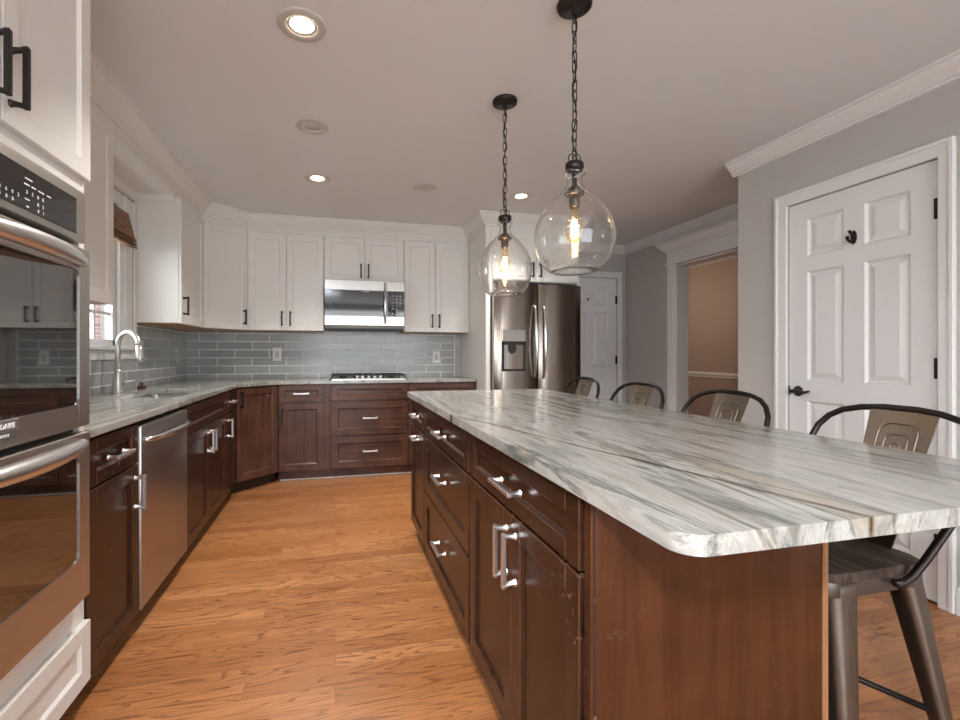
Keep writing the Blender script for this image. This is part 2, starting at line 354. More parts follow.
def tube(bm, pts, r, seg=10, cap=True, close=False):
    """round tube along points; r may be a number or a list"""
    pts = [Vector(p) for p in pts]; n = len(pts); rs = r if isinstance(r, (list, tuple)) else [r]*n
    t = bmesh.new(); rings = []; prev = None
    for i, p in enumerate(pts):
        if close: d = pts[(i+1) % n]-pts[i-1]
        else: d = pts[min(i+1, n-1)]-pts[max(i-1, 0)]
        d.normalize()
        if prev is None:
            x = d.orthogonal().normalized()
        else:
            x = (prev - d*prev.dot(d)).normalized()
        prev = x; y = d.cross(x)
        rings.append([t.verts.new(p + (x*math.cos(2*PI*k/seg)+y*math.sin(2*PI*k/seg))*rs[i]) for k in range(seg)])
    m = n if close else n-1
    for i in range(m):
        A, B = rings[i], rings[(i+1) % n]
        for k in range(seg): t.faces.new((A[k], A[(k+1) % seg], B[(k+1) % seg], B[k]))
    if cap and not close:
        t.faces.new(rings[0][::-1]); t.faces.new(rings[-1])
    bmesh.ops.recalc_face_normals(t, faces=t.faces[:])
    for f in t.faces: f.smooth = True
    merge(bm, t); return bm
def lathe(bm, prof, c=(0, 0, 0), seg=32, axis='z', close=False):
    """prof: (radius, height) list; rings with radius 0 become poles"""
    t = bmesh.new(); rings = []
    def P(r, h, k):
        a = 2*PI*k/seg; x, y = r*math.cos(a), r*math.sin(a)
        v = {'z': (x, y, h), 'x': (h, x, y), 'y': (x, h, y)}[axis]
        return Vector(v)+Vector(c)
    for r, h in prof:
        rings.append([t.verts.new(P(0, h, 0))] if r < 1e-6 else [t.verts.new(P(r, h, k)) for k in range(seg)])
    n = len(rings)
    for i in range(n if close else n-1):
        A, B = rings[i], rings[(i+1) % n]
        for k in range(seg):
            k2 = (k+1) % seg
            if len(A) == 1 and len(B) == 1: continue
            if len(A) == 1: t.faces.new((A[0], B[k2], B[k]))
            elif len(B) == 1: t.faces.new((A[k], A[k2], B[0]))
            else: t.faces.new((A[k], A[k2], B[k2], B[k]))
    bmesh.ops.recalc_face_normals(t, faces=t.faces[:])
    for f in t.faces: f.smooth = True
    merge(bm, t); return bm
def disc(bm, r, h, c, axis='z', seg=32, bev=0.0):
    b = min(bev, r*0.4, h*0.4)
    pr = [(0, 0), (r-b, 0), (r, b), (r, h-b), (r-b, h), (0, h)] if b else [(0, 0), (r, 0), (r, h), (0, h)]
    lathe(bm, pr, c, seg, axis)
    return bm
def sweep(bm, path, prof, side=1, z=0.0, closed=False):
    """mould a profile (out, up) along a flat path with mitres; out is to the right of travel"""
    t = bmesh.new(); P = [Vector((p[0], p[1])) for p in path]; n = len(P); rows = []
    for i in range(n):
        d0 = (P[i]-P[i-1]).normalized() if i > 0 else None
        d1 = (P[i+1]-P[i]).normalized() if i < n-1 else None
        if d0 is None: d0 = d1
        if d1 is None: d1 = d0
        n0, n1 = Vector((d0.y, -d0.x))*side, Vector((d1.y, -d1.x))*side
        b = (n0+n1).normalized(); k = 1.0/max(0.3, b.dot(n0))
        rows.append([t.verts.new((P[i].x+b.x*k*o, P[i].y+b.y*k*o, z+u)) for o, u in prof])
    m = len(prof)
    for i in range(n-1):
        for j in range(m):
            t.faces.new((rows[i][j], rows[i][(j+1) % m], rows[i+1][(j+1) % m], rows[i+1][j]))
    t.faces.new(rows[0]); t.faces.new(rows[-1][::-1])
    bmesh.ops.recalc_face_normals(t, faces=t.faces[:]); merge(bm, t); return bm

def smooth_angle(me, deg=35):
    me.set_sharp_from_angle(angle=math.radians(deg))
def link(name, bm, mat, parent=None, base=Vector((0, 0, 0)), sm=False):
    for v in bm.verts: v.co -= base
    me = bpy.data.meshes.new(name); bm.to_mesh(me); bm.free()
    if sm:
        for p in me.polygons: p.use_smooth = True
        smooth_angle(me)
    me.materials.append(mat)
    o = bpy.data.objects.new(name, me); C.objects.link(o)
    if parent: o.parent = parent
    return o
def structure(name, bm, mat, parent=None):
    o = link(name, bm, mat, parent)
    if parent is None: o['kind'] = 'structure'
    return o
class Thing:
    def __init__(s, name, label, cat, loc, group=None):
        s.base = Vector(loc)
        s.root = bpy.data.objects.new(name, None); C.objects.link(s.root); s.root.location = loc
        s.root['label'] = label; s.root['category'] = cat
        s.root.empty_display_size = 0.05
        if group: s.root['group'] = group
    def part(s, name, bm, mat, parent=None, label=None, sm=False):
        o = link(name, bm, mat, parent or s.root, s.base, sm)
        if label: o['label'] = label
        return o
def single(name, bm, mat, label, cat, base, group=None, sm=False):
    o = link(name, bm, mat, None, Vector(base), sm); o.location = base
    o['label'] = label; o['category'] = cat
    if group: o['group'] = group
    return o
def text_bm(s, size, mat_world, depth=0.0006):
    cu = bpy.data.curves.new('lettering', 'FONT'); cu.body = s; cu.size = size; cu.extrude = depth; cu.align_x = 'CENTER'; cu.align_y = 'CENTER'
    cu.resolution_u = 2
    o = bpy.data.objects.new('lettering', cu); C.objects.link(o)
    dg = bpy.context.evaluated_depsgraph_get()
    me = bpy.data.meshes.new_from_object(o.evaluated_get(dg))
    b = bmesh.new(); b.from_mesh(me); b.transform(mat_world)
    bpy.data.objects.remove(o); bpy.data.curves.remove(cu); bpy.data.meshes.remove(me)
    return b
def facing(loc, u, n):
    u, n = Vector(u).normalized(), Vector(n).normalized(); z = Vector((0, 0, 1))
    m = Matrix(((u.x, z.x, n.x), (u.y, z.y, n.y), (u.z, z.z, n.z))).to_4x4(); m.translation = Vector(loc); return m
def copy_tree(o, parent=None):
    c = o.copy(); C.objects.link(c)
    if parent: c.parent = parent
    for ch in list(o.children): copy_tree(ch, c)
    return c

# ------------------------------------------------------------------ room shell
def slab(name, bs, mat):
    bm = bm_()
    for b in bs: box(bm, *b)
    return structure(name, bm, mat)
slab('floor', [(XL-0.2, 5.6, YN-0.2, 7.1, -0.1, 0.0)], M['oak'])
slab('ceiling', [(XL-0.2, 5.6, YN-0.2, YB+0.2, ZC, ZC+0.1), (XF, 5.6, YB+0.2, 7.1, ZC, ZC+0.1)], M['ceil'])
WY0, WY1, WZ0, WZ1 = 2.50, 3.47, 1.21, 2.16        # sink window opening
slab('wall_left', [(XL-0.08, XL, YN, WY0, 0, ZC), (XL-0.08, XL, WY1, YB, 0, ZC), (XL-0.08, XL, WY0, WY1, 0, WZ0), (XL-0.08, XL, WY0, WY1, WZ1, ZC)], M['wall'])
D2 = (2.60, 3.357, 2.085)                                # far door: x0, x1, top
slab('wall_back', [(XL-0.16, D2[0], YB, YB+0.15, 0, ZC), (D2[1], XF+0.13, YB, YB+0.15, 0, ZC), (D2[0], D2[1], YB, YB+0.15, D2[2], ZC), (D2[0], D2[1], YB+0.10, YB+0.15, 0, D2[2])], M['wall'])
D1 = (1.497, 2.213, 2.062)                               # closet door: y0, y1, top
slab('wall_right', [(XR, XR+0.12, YN, D1[0], 0, ZC), (XR, XR+0.12, D1[1], YC, 0, ZC), (XR, XR+0.12, D1[0], D1[1], D1[2], ZC), (XR+0.12, XF, YC-0.12, YC, 0, ZC), (XR+0.7, XR+0.75, YN, YC-0.12, 0, ZC)], M['wall'])
OP = (2.90, 4.045, 2.09)                                 # cased opening: y0, y1, top
slab('wall_far', [(XF, XF+0.13, YC-0.12, OP[0], 0, ZC), (XF, XF+0.13, OP[1], YB, 0, ZC), (XF, XF+0.13, OP[0], OP[1], OP[2], ZC)], M['wall'])
slab('wall_dining', [(5.31, 5.45, 1.2, 7.0, 0, ZC), (XF+0.13, 5.31, 1.2, 1.3, 0, ZC), (XF+0.13, 5.31, 6.9, 7.0, 0, ZC), (XF, XF+0.13, YB+0.15, 7.0, 0, ZC)], M['brownwall'])
slab('wall_rear', [(XL-0.16, -0.75, YN-0.12, YN, 0, ZC), (2.55, XR+0.75, YN-0.12, YN, 0, ZC), (-0.75, 2.55, YN-0.12, YN, 2.3, ZC)], M['wall'])
l = bpy.data.lights.new('dining_lamp_light', 'POINT'); l.energy = 9; l.color = (1.0, 0.84, 0.68); l.shadow_soft_size = 0.25
o = bpy.data.objects.new('dining_lamp_light', l); C.objects.link(o); o.location = (4.15, 5.7, 1.9)

# chair rail in the dining room
bm = bm_(); sweep(bm, [(5.31, 6.88), (5.31, 1.32)], [(0, -0.04), (0.012, -0.04), (0.014, -0.012), (0.03, -0.004), (0.034, 0.022), (0.014, 0.03), (0, 0.034)], 1, 0.86)
structure('trim_1', bm, M['trim'])

# soffit over the sink, flush with the upper cabinets
FX = -1.125; FY = 4.605       # upper cabinet box faces
bm = bm_(); box(bm, XL+0.001, FX, 2.655, 3.70, 2.315, ZC-0.001); structure('soffit', bm, M['white'])
# crown on the cabinets
CROWN = [(0, 0), (0.095, 0), (0.095, -0.014), (0.083, -0.016), (0.083, -0.024), (0.072, -0.040), (0.050, -0.062), (0.030, -0.078), (0.030, -0.090), (0.018, -0.094), (0.018, -0.112), (0.007, -0.114), (0.007, -0.152), (0, -0.152)]
CROWN_WALL = CROWN[:9]+[(0.014, -0.093), (0.014, -0.106), (0, -0.108)]
FPX0, FPX1, FPY = 1.378, 2.352, 4.045       # fridge surround
bm = bm_(); sweep(bm, [(FX, 1.72), (FX, 4.29), (FX+0.315, FY), (FPX0, FY), (FPX0, FPY), (FPX1, FPY), (FPX1, YB-0.07)], CROWN, 1, ZC-0.0005)
structure('trim_2', bm, M['white'])
# crown on the walls
bm = bm_(); sweep(bm, [(FPX1+0.095, YB), (XF, YB), (XF, YC)], [(o_*0.82, u_*0.86) for o_, u_ in CROWN_WALL], 1, ZC-0.0005); sweep(bm, [(XR, YC+0.03), (XR, YN)], [(o_*0.82, u_*0.86) for o_, u_ in CROWN_WALL], 1, ZC-0.0005)
structure('trim_3', bm, M['trim'])
# small crown inside the window recess
bm = bm_(); sweep(bm, [(XL, 2.66), (XL, 3.698), (FX-0.02, 3.698)], [(o_*0.45, u_*0.45) for o_, u_ in CROWN_WALL], 1, 2.3145)
structure('trim_4', bm, M['white'])
# baseboards
BB = [(0, 0), (0.014, 0), (0.014, 0.085), (0.009, 0.10), (0.006, 0.115), (0, 0.12)]
bm = bm_(); sweep(bm, [(XR, D1[0]-0.062), (XR, YN)], BB, 1, 0); sweep(bm, [(XR, YC), (XR, D1[1]+0.085)], BB, 1, 0)
structure('baseboard_right', bm, M['trim'])
bm = bm_(); sweep(bm, [(XF, YB), (XF, 4.18)], BB, 1, 0); structure('baseboard_far', bm, M['trim'])

# backsplash of glass tiles
bm = bm_(); box(bm, XL+0.009, 1.29, YB-0.009, YB-0.001, CT+0.001, 1.398); structure('wall_tile_back', bm, M['tilex'])
bm = bm_()
box(bm, XL+0.001, XL+0.009, 1.72, 3.70, CT+0.001, 1.118); box(bm, XL+0.001, XL+0.009, 3.70, YB-0.001, CT+0.001, 1.398)
structure('wall_tile_left', bm, M['tiley'])
bm = bm_(); box(bm, 1.291, 1.303, YB-0.011, YB-0.001, CT+0.001, 1.398, bev=0.002); structure('trim_5', bm, M['plate'])

# sink window
win = bpy.data.objects.new('window_1', None); C.objects.link(win); win.location = (XL, (WY0+WY1)/2, WZ0); win['kind'] = 'structure'
wb = Vector(win.location)
def wpart(name, bm, mat, parent=None): return link(name, bm, mat, parent or win, wb)
bm = bm_()
for y0, y1, z0, z1 in ((WY0, WY0+0.05, WZ0, WZ1), (WY1-0.05, WY1, WZ0, WZ1), (WY0, WY1, WZ0, WZ0+0.045), (WY0, WY1, WZ1-0.05, WZ1)): box(bm, XL-0.055, XL-0.012, y0, y1, z0, z1, bev=0.003)
box(bm, XL-0.052, XL-0.015, WY0+0.05, WY1-0.05, 1.66, 1.70, bev=0.003)
fr_ = wpart('window_frame', bm, M['trim'])
bm = bm_(); box(bm, XL-0.036, XL-0.032, WY0+0.05, WY1-0.05, WZ0+0.045, WZ1-0.05); wpart('pane', bm, M['pane'], fr_)
for y in (2.82, 3.21):
    bm = bm_(); box(bm, XL-0.044, XL-0.024, y-0.009, y+0.009, WZ0+0.045, 1.66); wpart('muntin', bm, M['trim'], fr_)
bm = bm_(); box(bm, XL-0.043, XL-0.025, WY0+0.05, WY1-0.05, 1.415, 1.433); wpart('muntin', bm, M['trim'], fr_)
bm = bm_()
box(bm, XL-0.010, XL+0.012, WY1-0.004, WY1+0.02, WZ0, WZ1, bev=0.002); box(bm, XL, XL+0.014, WY1+0.02, 3.695, 1.21, 2.245, bev=0.003); box(bm, XL, XL+0.022, WY1+0.05, WY1+0.08, 1.21, 2.245, bev=0.003); box(bm, XL, XL+0.026, 3.655, 3.698, 1.21, 2.245, bev=0.004)
box(bm, XL, XL+0.014, WY0-0.10, WY0, 1.21, 2.245, bev=0.003); box(bm, XL, XL+0.014, WY0, WY1+0.02, WZ1, 2.245, bev=0.003)
wpart('casing', bm, M['trim'])
bm = bm_(); box(bm, XL-0.011, XL+0.045, WY0-0.12, 3.70, 1.185, 1.212, bev=0.005); box(bm, XL, XL+0.016, WY0-0.08, 3.69, 1.122, 1.185, bev=0.003); wpart('sill', bm, M['trim'])

# neighbouring house seen through the pane
t = Thing('brick_house', 'red brick house wall with white corner board, seen through the sink window', 'house', (-4.2, 9.0, -0.6))
bm = bm_(); box(bm, -4.5, -4.2, 6.0, 9.72, -0.6, 4.5); t.part('brick_wall', bm, M['brick'])
bm = bm_(); box(bm, -4.22, -4.12, 9.55, 9.74, -0.6, 4.5, bev=0.004); t.part('corner_board', bm, M['trim'])
bm = bm_(); box(bm, -4.21, -4.17, 7.4, 8.3, 0.9, 2.4, bev=0.004); fr_ = t.part('window_frame', bm, M['trim'])
bm = bm_(); box(bm, -4.18, -4.16, 7.48, 8.22, 0.98, 2.32); t.part('pane', bm, M['blackglass'], fr_)
bm = bm_(); box(bm, -14, XL-0.2, -4, 20, -0.7, -0.6); o = structure('ground', bm, M['grass'])

# ------------------------------------------------------------------ six-panel doors
def panel_door(name, fr, wdt, h, mirror, hook, handle_side, hinge_zs, hinge_side, only_hinges=None):
    """fr: origin at bottom left of the leaf as seen from the room, d=0 wall face"""
    o0 = fr(wdt/2, 0, 0)
    root = bpy.data.objects.new(name, None); C.objects.link(root); root.location = o0; root['kind'] = 'structure'
    base = Vector(o0)
    P = lambda n_, b_, m_, p=None, sm=False: link(n_, b_, m_, p or root, base, sm)
    # leaf with six raised panels sunk in moulded frames
    st, mid = 0.112*wdt/0.716, 0.10*wdt/0.716
    pw = (wdt-2*st-mid)/2
    rows = [(0.20, 0.885), (1.005, 1.645), (1.735, 1.955)]
    rows = [(a*h/2.062, b*h/2.062) for a, b in rows]
    d0, d1 = -0.040, -0.006
    bm = bm_(); g = 0.004
    xs = [(st, st+pw), (st+pw+mid, wdt-st)]
    # stiles and rails around the panels
    for a0, a1 in ((g, st), (st+pw, st+pw+mid), (wdt-st, wdt-g)): box(bm, a0, a1, d0, d1, 0.012, h-g, fr)
    zc = [0.012] + [z for r_ in rows for z in r_] + [h-g]
    for i in range(0, len(zc), 2):
        for a0, a1 in xs: box(bm, a0, a1, d0, d1, zc[i], zc[i+1], fr)
    leaf = P('door_leaf', bm, M['trim'])
    bm = bm_()
    for a0, a1 in xs:
        for z0, z1 in rows:
            t = bmesh.new()
            loops = []
            for ins, d in ((0, d1), (0.010, d1-0.013), (0.018, d1-0.013), (0.045, d1-0.003)):
                loops.append([t.verts.new(fr(a, d, z)) for a, z in ((a0+ins, z0+ins), (a1-ins, z0+ins), (a1-ins, z1-ins), (a0+ins, z1-ins))])
            for A, B in zip(loops, loops[1:]):
                for k in range(4): t.faces.new((A[k], A[(k+1) % 4], B[(k+1) % 4], B[k]))
            t.faces.new(loops[-1]); bmesh.ops.recalc_face_normals(t, faces=t.faces[:])
            n_ = sum((f.normal*f.calc_area() for f in t.faces), Vector())
            if n_.dot(fr.n) < 0: bmesh.ops.reverse_faces(t, faces=t.faces[:])
            merge(bm, t)
    P('raised_panels', bm, M['trim'], leaf)
    # jamb and casing
    cw = 0.072
    bm = bm_()
    cr = 0.058
    for (a0, a1, z0, z1) in ((-cw, 0.0, 0, h+cw), (wdt, wdt+cr, 0, h+cw), (0, wdt, h, h+cw)):
        box(bm, a0, a1, 0.0, 0.016, z0, z1, fr, 0.002)
    for (a0, a1, z0, z1) in ((-cw-0.001, -cw+0.02, 0, h+cw+0.001), (wdt+cr-0.02, wdt+cr+0.001, 0, h+cw+0.001), (-cw+0.02, wdt+cr-0.02, h+cw-0.02, h+cw+0.001)):
        box(bm, a0, a1, 0.0, 0.023, z0, z1, fr, 0.004)
    P('casing', bm, M['trim'])
    for z in hinge_zs:
        bm = bm_(); a = wdt-0.004 if hinge_side == 'r' else 0.004
        sgn = -1 if hinge_side == 'r' else 1
        box(bm, a-0.018, a+0.012, -0.006, 0.001, z-0.048, z+0.048, fr, 0.001)
        tube(bm, [fr(a+0.004, 0.002, z-0.047), fr(a+0.004, 0.002, z+0.047)], 0.006, 8)
        P('hinge', bm, M['bronze'])
    if handle_side:
        a = 0.06 if handle_side == 'l' else wdt-0.06
        sg = 1 if handle_side == 'l' else -1
        bm = bm_(); z = 0.938
        t = bmesh.new(); lathe(t, [(0, 0), (0.029, 0), (0.031, 0.004), (0.026, 0.010), (0.012, 0.014), (0.011, 0.045), (0, 0.045)], (0, 0, 0), 24, 'y')
        for v in t.verts: v.co = fr(a+v.co.x, d1+v.co.y, z+v.co.z)
        bmesh.ops.recalc_face_normals(t, faces=t.faces[:]); merge(bm, t)
        tube(bm, [fr(a-0.008*sg, d1+0.046, z), fr(a+0.03*sg, d1+0.05, z+0.002), fr(a+0.065*sg, d1+0.047, z-0.004), fr(a+0.095*sg, d1+0.042, z+0.006)], [0.012, 0.011, 0.009, 0.006], 10)
        P('handle', bm, M['bronze'], None, True)
        bm = bm_(); box(bm, a-0.062*sg if sg > 0 else a+0.052, a-0.052*sg if sg > 0 else a+0.062, -0.02, d1+0.002, z-0.028, z+0.028, fr); P('strike_plate', bm, M['bronze'])
    if hook:
        bm = bm_(); a = wdt/2; z = 1.785
        t = bmesh.new(); lathe(t, [(0, 0), (0.016, 0.0), (0.017, 0.003), (0.010, 0.007), (0, 0.008)], (0, 0, 0), 20, 'y')
        for v in t.verts: v.co = fr(a+v.co.x*0.95, d1+v.co.y, z+v.co.z*2.2)
        bmesh.ops.recalc_face_normals(t, faces=t.faces[:]); merge(bm, t)
        tube(bm, [fr(a, d1+0.004, z-0.018), fr(a, d1+0.026, z-0.026), fr(a, d1+0.042, z-0.016), fr(a, d1+0.048, z+0.004)], [0.007, 0.0065, 0.0065, 0.009], 10)
        tube(bm, [fr(a, d1+0.004, z+0.014), fr(a, d1+0.024, z+0.020), fr(a, d1+0.034, z+0.034)], [0.007, 0.006, 0.008], 10)
        P('coat_hook', bm, M['bronze'], None, True)
    return root
panel_door('door_1', Fr((XR, D1[1], 0), (0, -1, 0), (-1, 0, 0)), D1[1]-D1[0], D1[2], False, True, 'l', (1.832, 1.093, 0.28), 'r')
r_ = panel_door('door_2', Fr((D2[0], YB, 0), (1, 0, 0), (0, -1, 0)), D2[1]-D2[0], D2[2], False, False, None, (1.82, 1.09, 0.28), 'r')
bm = bm_(); box(bm, 2.955, 2.968, YB-0.012, YB+0.006, 1.80, 1.835, bev=0.003); link('coat_hook', bm, M['bronze'], r_, Vector(r_.location))

# cased opening to the dining room
bm = bm_()
box(bm, XF-0.022, XF-0.001, OP[1], OP[1]+0.12, 0, 2.10, bev=0.004); box(bm, XF-0.030, XF-0.022, OP[1]+0.03, OP[1]+0.055, 0.0, 2.10, bev=0.003); box(bm, XF-0.030, XF-0.022, OP[1]+0.075, OP[1]+0.10, 0.0, 2.10, bev=0.003)
box(bm, XF-0.02, XF+0.13, OP[1]-0.014, OP[1], 0, OP[2], bev=0.002)
box(bm, XF-0.022, XF-0.001, OP[0]-0.2, OP[0], 0, 2.10, bev=0.004); box(bm, XF-0.02, XF+0.13, OP[0], OP[0]+0.014, 0, OP[2], bev=0.002); box(bm, XF-0.02, XF+0.13, OP[0], OP[1], OP[2]-0.014, OP[2], bev=0.002)
box(bm, XF-0.024, XF-0.001, OP[0]-0.2, OP[1]+0.12, 2.10, 2.24, bev=0.003); box(bm, XF-0.042, XF-0.001, OP[0]-0.21, OP[1]+0.13, 2.098, 2.115, bev=0.005)
sweep(bm, [(XF-0.001, OP[1]+0.12), (XF-0.024, OP[1]+0.12), (XF-0.024, OP[0]-0.2)], [(0, 0.105), (0.085, 0.105), (0.085, 0.092), (0.072, 0.086), (0.072, 0.078), (0.035, 0.03), (0.016, 0.018), (0.016, 0), (0, 0)], 1, 2.235)
structure('trim_6', bm, M['trim'])

# ------------------------------------------------------------------ cabinet pieces
def shaker(bm, fr, a0, a1, z0, z1, d=0.02, rail=0.057, bev=0.0018, rec=0.010):
    r = min(rail, (z1-z0)*0.3)
    box(bm, a0, a0+rail, 0.0, d, z0, z1, fr, bev); box(bm, a1-rail, a1, 0.0, d, z0, z1, fr, bev)
    box(bm, a0+rail-0.001, a1-rail+0.001, 0.0, d, z0, z0+r, fr, bev); box(bm, a0+rail-0.001, a1-rail+0.001, 0.0, d, z1-r, z1, fr, bev)
    box(bm, a0+rail-0.002, a1-rail+0.002, 0.0, d-rec, z0+r-0.002, z1-r+0.002, fr)
    t = bmesh.new(); ch = 0.007
    L = [[t.verts.new(fr(a, dd, z)) for a, z in ((a0+rail+e, z0+r+e), (a1-rail-e, z0+r+e), (a1-rail-e, z1-r-e), (a0+rail+e, z1-r-e))] for e, dd in ((-0.0005, d-0.0022), (ch, d-rec+0.0004), (-0.0005, d-rec-0.001))]
    for j in range(3):
        A, B = L[j], L[(j+1) % 3]
        for k in range(4): t.faces.new((A[k], A[(k+1) % 4], B[(k+1) % 4], B[k]))
    bmesh.ops.recalc_face_normals(t, faces=t.faces[:]); merge(bm, t)
    return bm
def pull(bm, fr, a, z, ln, vert, d=0.02, out=0.034, r=0.007):
    def q(t_, dd): return fr(a, d+dd, z+t_) if vert else fr(a+t_, d+dd, z)
    h = ln/2
    for s_ in (-1, 1):
        tube(bm, [q(s_*(h-0.012), 0), q(s_*(h-0.012), 0.006), q(s_*(h-0.010), 0.02), q(s_*(h-0.007), out+0.004)], [r*1.5, r*1.15, r*1.0, r*1.15], 8)
    k = r*0.95
    if vert: box(bm, a-k, a+k, d+out-k, d+out+k, z-h, z+h, fr, 0.002)
    else: box(bm, a-h, a+h, d+out-k, d+out+k, z-k, z+k, fr, 0.002)
    return bm
class Cab(Thing):
    def __init__(s, name, label, cat, fr, a0, a1, z0=0.0, group=None):
        s.fr = fr; s.a0, s.a1 = a0, a1
        Thing.__init__(s, name, label, cat, fr((a0+a1)/2, -0.15, z0), group)
    def front(s, kind, a0, a1, z0, z1, mat, hm=None, hs=None, rail=0.057, flat=False):
        """hs = (a, z, length, vertical)"""
        bm = bm_(); 
        if flat: box(bm, a0, a1, 0, 0.02, z0, z1, s.fr, 0.0025)
        else: shaker(bm, s.fr, a0, a1, z0, z1, rail=rail)
        p = s.part(kind, bm, mat)
        if hs:
            bm = pull(bm_(), s.fr, *hs); s.part('handle', bm, hm, p, None, True)
        return p
NK = M['nickel']; BZ = M['bronze']
G = 0.003
def base_body(c, depth, matb, z1=CB, toe=0.05, toe_z=0.09, toem='toe'):
    bm = bm_(); box(bm, c.a0, c.a1, -depth, -0.0005, toe_z, z1-0.0015, c.fr); c.part('body', bm, matb)
    bm = bm_(); box(bm, c.a0, c.a1, -depth, -toe, 0.001, toe_z, c.fr); c.part('toe_kick', bm, M[toem])

# left run, faces +X ; frame d=0 is the box face
LF = Fr((-0.807, 0, 0), (0, 1, 0), (1, 0, 0)); LD = 0.607
SPL = 0.711
c = Cab('base_cabinet', 'dark wood drawer and door cabinet between white oven tower and dishwasher', 'cabinet', LF, 1.709, 2.102, group='dark base cabinets along the walls')
base_body(c, LD, M['dwz'])
c.front('drawer', 1.711, 2.100, SPL+0.004, 0.872, M['dwy'], NK, (1.905, 0.79, 0.14, False))
c.front('door', 1.711, 2.100, 0.094, SPL-0.004, M['dwz'], NK, (2.068, 0.60, 0.14, True))
# dishwasher
t = Thing('dishwasher', 'dark stainless dishwasher built in left of the sink cabinet', 'dishwasher', (-0.9, 2.41, 0))
bm = bm_(); box(bm, -1.40, -0.825, 2.106, 2.713, 0.10, 0.868); t.part('body', bm, M['black'])
bm = bm_(); box(bm, -0.825, -0.779, 2.109, 2.710, 0.098, 0.862, bev=0.006, seg=2); dd = t.part('door', bm, M['steeldw'], sm=True)
bm = bm_(); pts = [(-0.779, 2.14+0.54*k/12, 0.79) for k in range(13)]
tube(bm, [(-0.779+0.004+0.046*math.sin(PI*k/12)**0.55, 2.135+0.55*k/12, 0.80) for k in range(13)], [0.010+0.005*math.sin(PI*k/12) for k in range(13)], 12); t.part('handle', bm, M['chrome'], dd)
bm = bm_(); box(bm, -1.40, -0.86, 2.109, 2.710, 0.001, 0.098); t.part('toe_kick', bm, M['black'])
# sink base
c = Cab('base_cabinet', 'dark wood two-door cabinet under the sink', 'cabinet', LF, 2.717, 3.648, group='dark base cabinets along the walls')
base_body(c, LD, M['dwz'], 0.66); 
bm = bm_(); box(bm, 2.717, 3.648, -0.02, -0.0005, 0.66, CB-0.0015, LF); c.part('top_rail', bm, M['dwz'])
c.front('false_drawer_front', 2.720, 3.645, SPL+0.004, 0.872, M['dwy'])
c.front('door', 2.720, 3.180, 0.094, SPL-0.004, M['dwz'], NK, (3.145, 0.60, 0.14, True))
c.front('door', 3.185, 3.645, 0.094, SPL-0.004, M['dwz'], NK, (3.22, 0.60, 0.14, True))
# narrow
c = Cab('base_cabinet', 'narrow dark wood cabinet between sink cabinet and angled corner cabinet', 'cabinet', LF, 3.652, 4.028, group='dark base cabinets along the walls')
base_body(c, LD, M['dwz'])
c.front('drawer', 3.655, 3.965, SPL+0.004, 0.872, M['dwy'], NK, (3.81, 0.79, 0.12, False))
c.front('door', 3.655, 3.965, 0.094, SPL-0.004, M['dwz'], NK, (3.695, 0.60, 0.14, True))
# diagonal corner
DF = Fr((-0.807, 4.03, 0), (1, 1, 0), (1, -1, 0)); DL = 0.305*math.sqrt(2)
c = Cab('corner_cabinet', 'dark wood angled corner base cabinet with one tall door', 'cabinet', DF, 0, DL, group='dark base cabinets along the walls')
bm = bm_(); prism(bm, [(-0.807, 4.0305), (-0.5025, 4.335), (-0.5025, 4.888), (-1.408, 4.888), (-1.408, 4.0305)], 0.09, CB-0.0015); c.part('body', bm, M['dwb'])
bm = bm_(); prism(bm, [(-0.835, 4.064), (-0.535, 4.364), (-0.535, 4.888), (-1.408, 4.888), (-1.408, 4.064)], 0.001, 0.09); c.part('toe_kick', bm, M['toe'])
c.front('door', 0.010, DL-0.014, 0.100, 0.872, M['dwb'], M['bronze'], (0.042, 0.78, 0.14, True))
# back run
BF = Fr((0, 4.335, 0), (1, 0, 0), (0, -1, 0)); BD = 0.55
c = Cab('base_cabinet', 'dark wood single-door cabinet with one drawer, left of the cooktop drawers', 'cabinet', BF, -0.498, -0.040, group='dark base cabinets along the walls')
base_body(c, BD, M['dwb'], toe=0.04, toem='dwx')
c.front('drawer', -0.492, -0.104, SPL+0.006, 0.874, M['dwx'], NK, (-0.298, 0.80, 0.14, False), rail=0.05)
c.front('door', -0.492, -0.104, 0.098, SPL, M['dwb'], M['bronze'], (-0.462, 0.60, 0.14, True))
c = Cab('drawer_cabinet', 'dark wood cabinet of wide drawers under the gas cooktop', 'cabinet', BF, -0.038, 0.684, group='dark base cabinets along the walls')
base_body(c, BD, M['dwb'], 0.80, toe=0.04, toem='dwx')
bm = bm_(); box(bm, -0.038, 0.684, -0.02, -0.0005, 0.80, CB-0.0015, BF); c.part('top_rail', bm, M['dwb'])
c.front('false_drawer_front', -0.032, 0.680, 0.727, 0.874, M['dwx'])
c.front('drawer', -0.032, 0.680, 0.402, 0.712, M['dwx'], NK, (0.322, 0.56, 0.14, False), rail=0.06)
c.front('drawer', -0.032, 0.680, 0.098, 0.385, M['dwx'], NK, (0.322, 0.25, 0.14, False), rail=0.06)
c = Cab('base_cabinet', 'dark wood cabinet at the fridge end of the back wall', 'cabinet', BF, 0.686, 1.374, group='dark base cabinets along the walls')
base_body(c, BD, M['dwb'], toe=0.04, toem='dwx')
c.front('drawer', 0.692, 1.356, SPL+0.006, 0.874, M['dwx'])
c.front('door', 0.692, 1.022, 0.098, SPL, M['dwb'], NK, (0.99, 0.6, 0.14, True)); c.front('door', 1.026, 1.356, 0.098, SPL, M['dwb'], NK, (1.06, 0.6, 0.14, True))
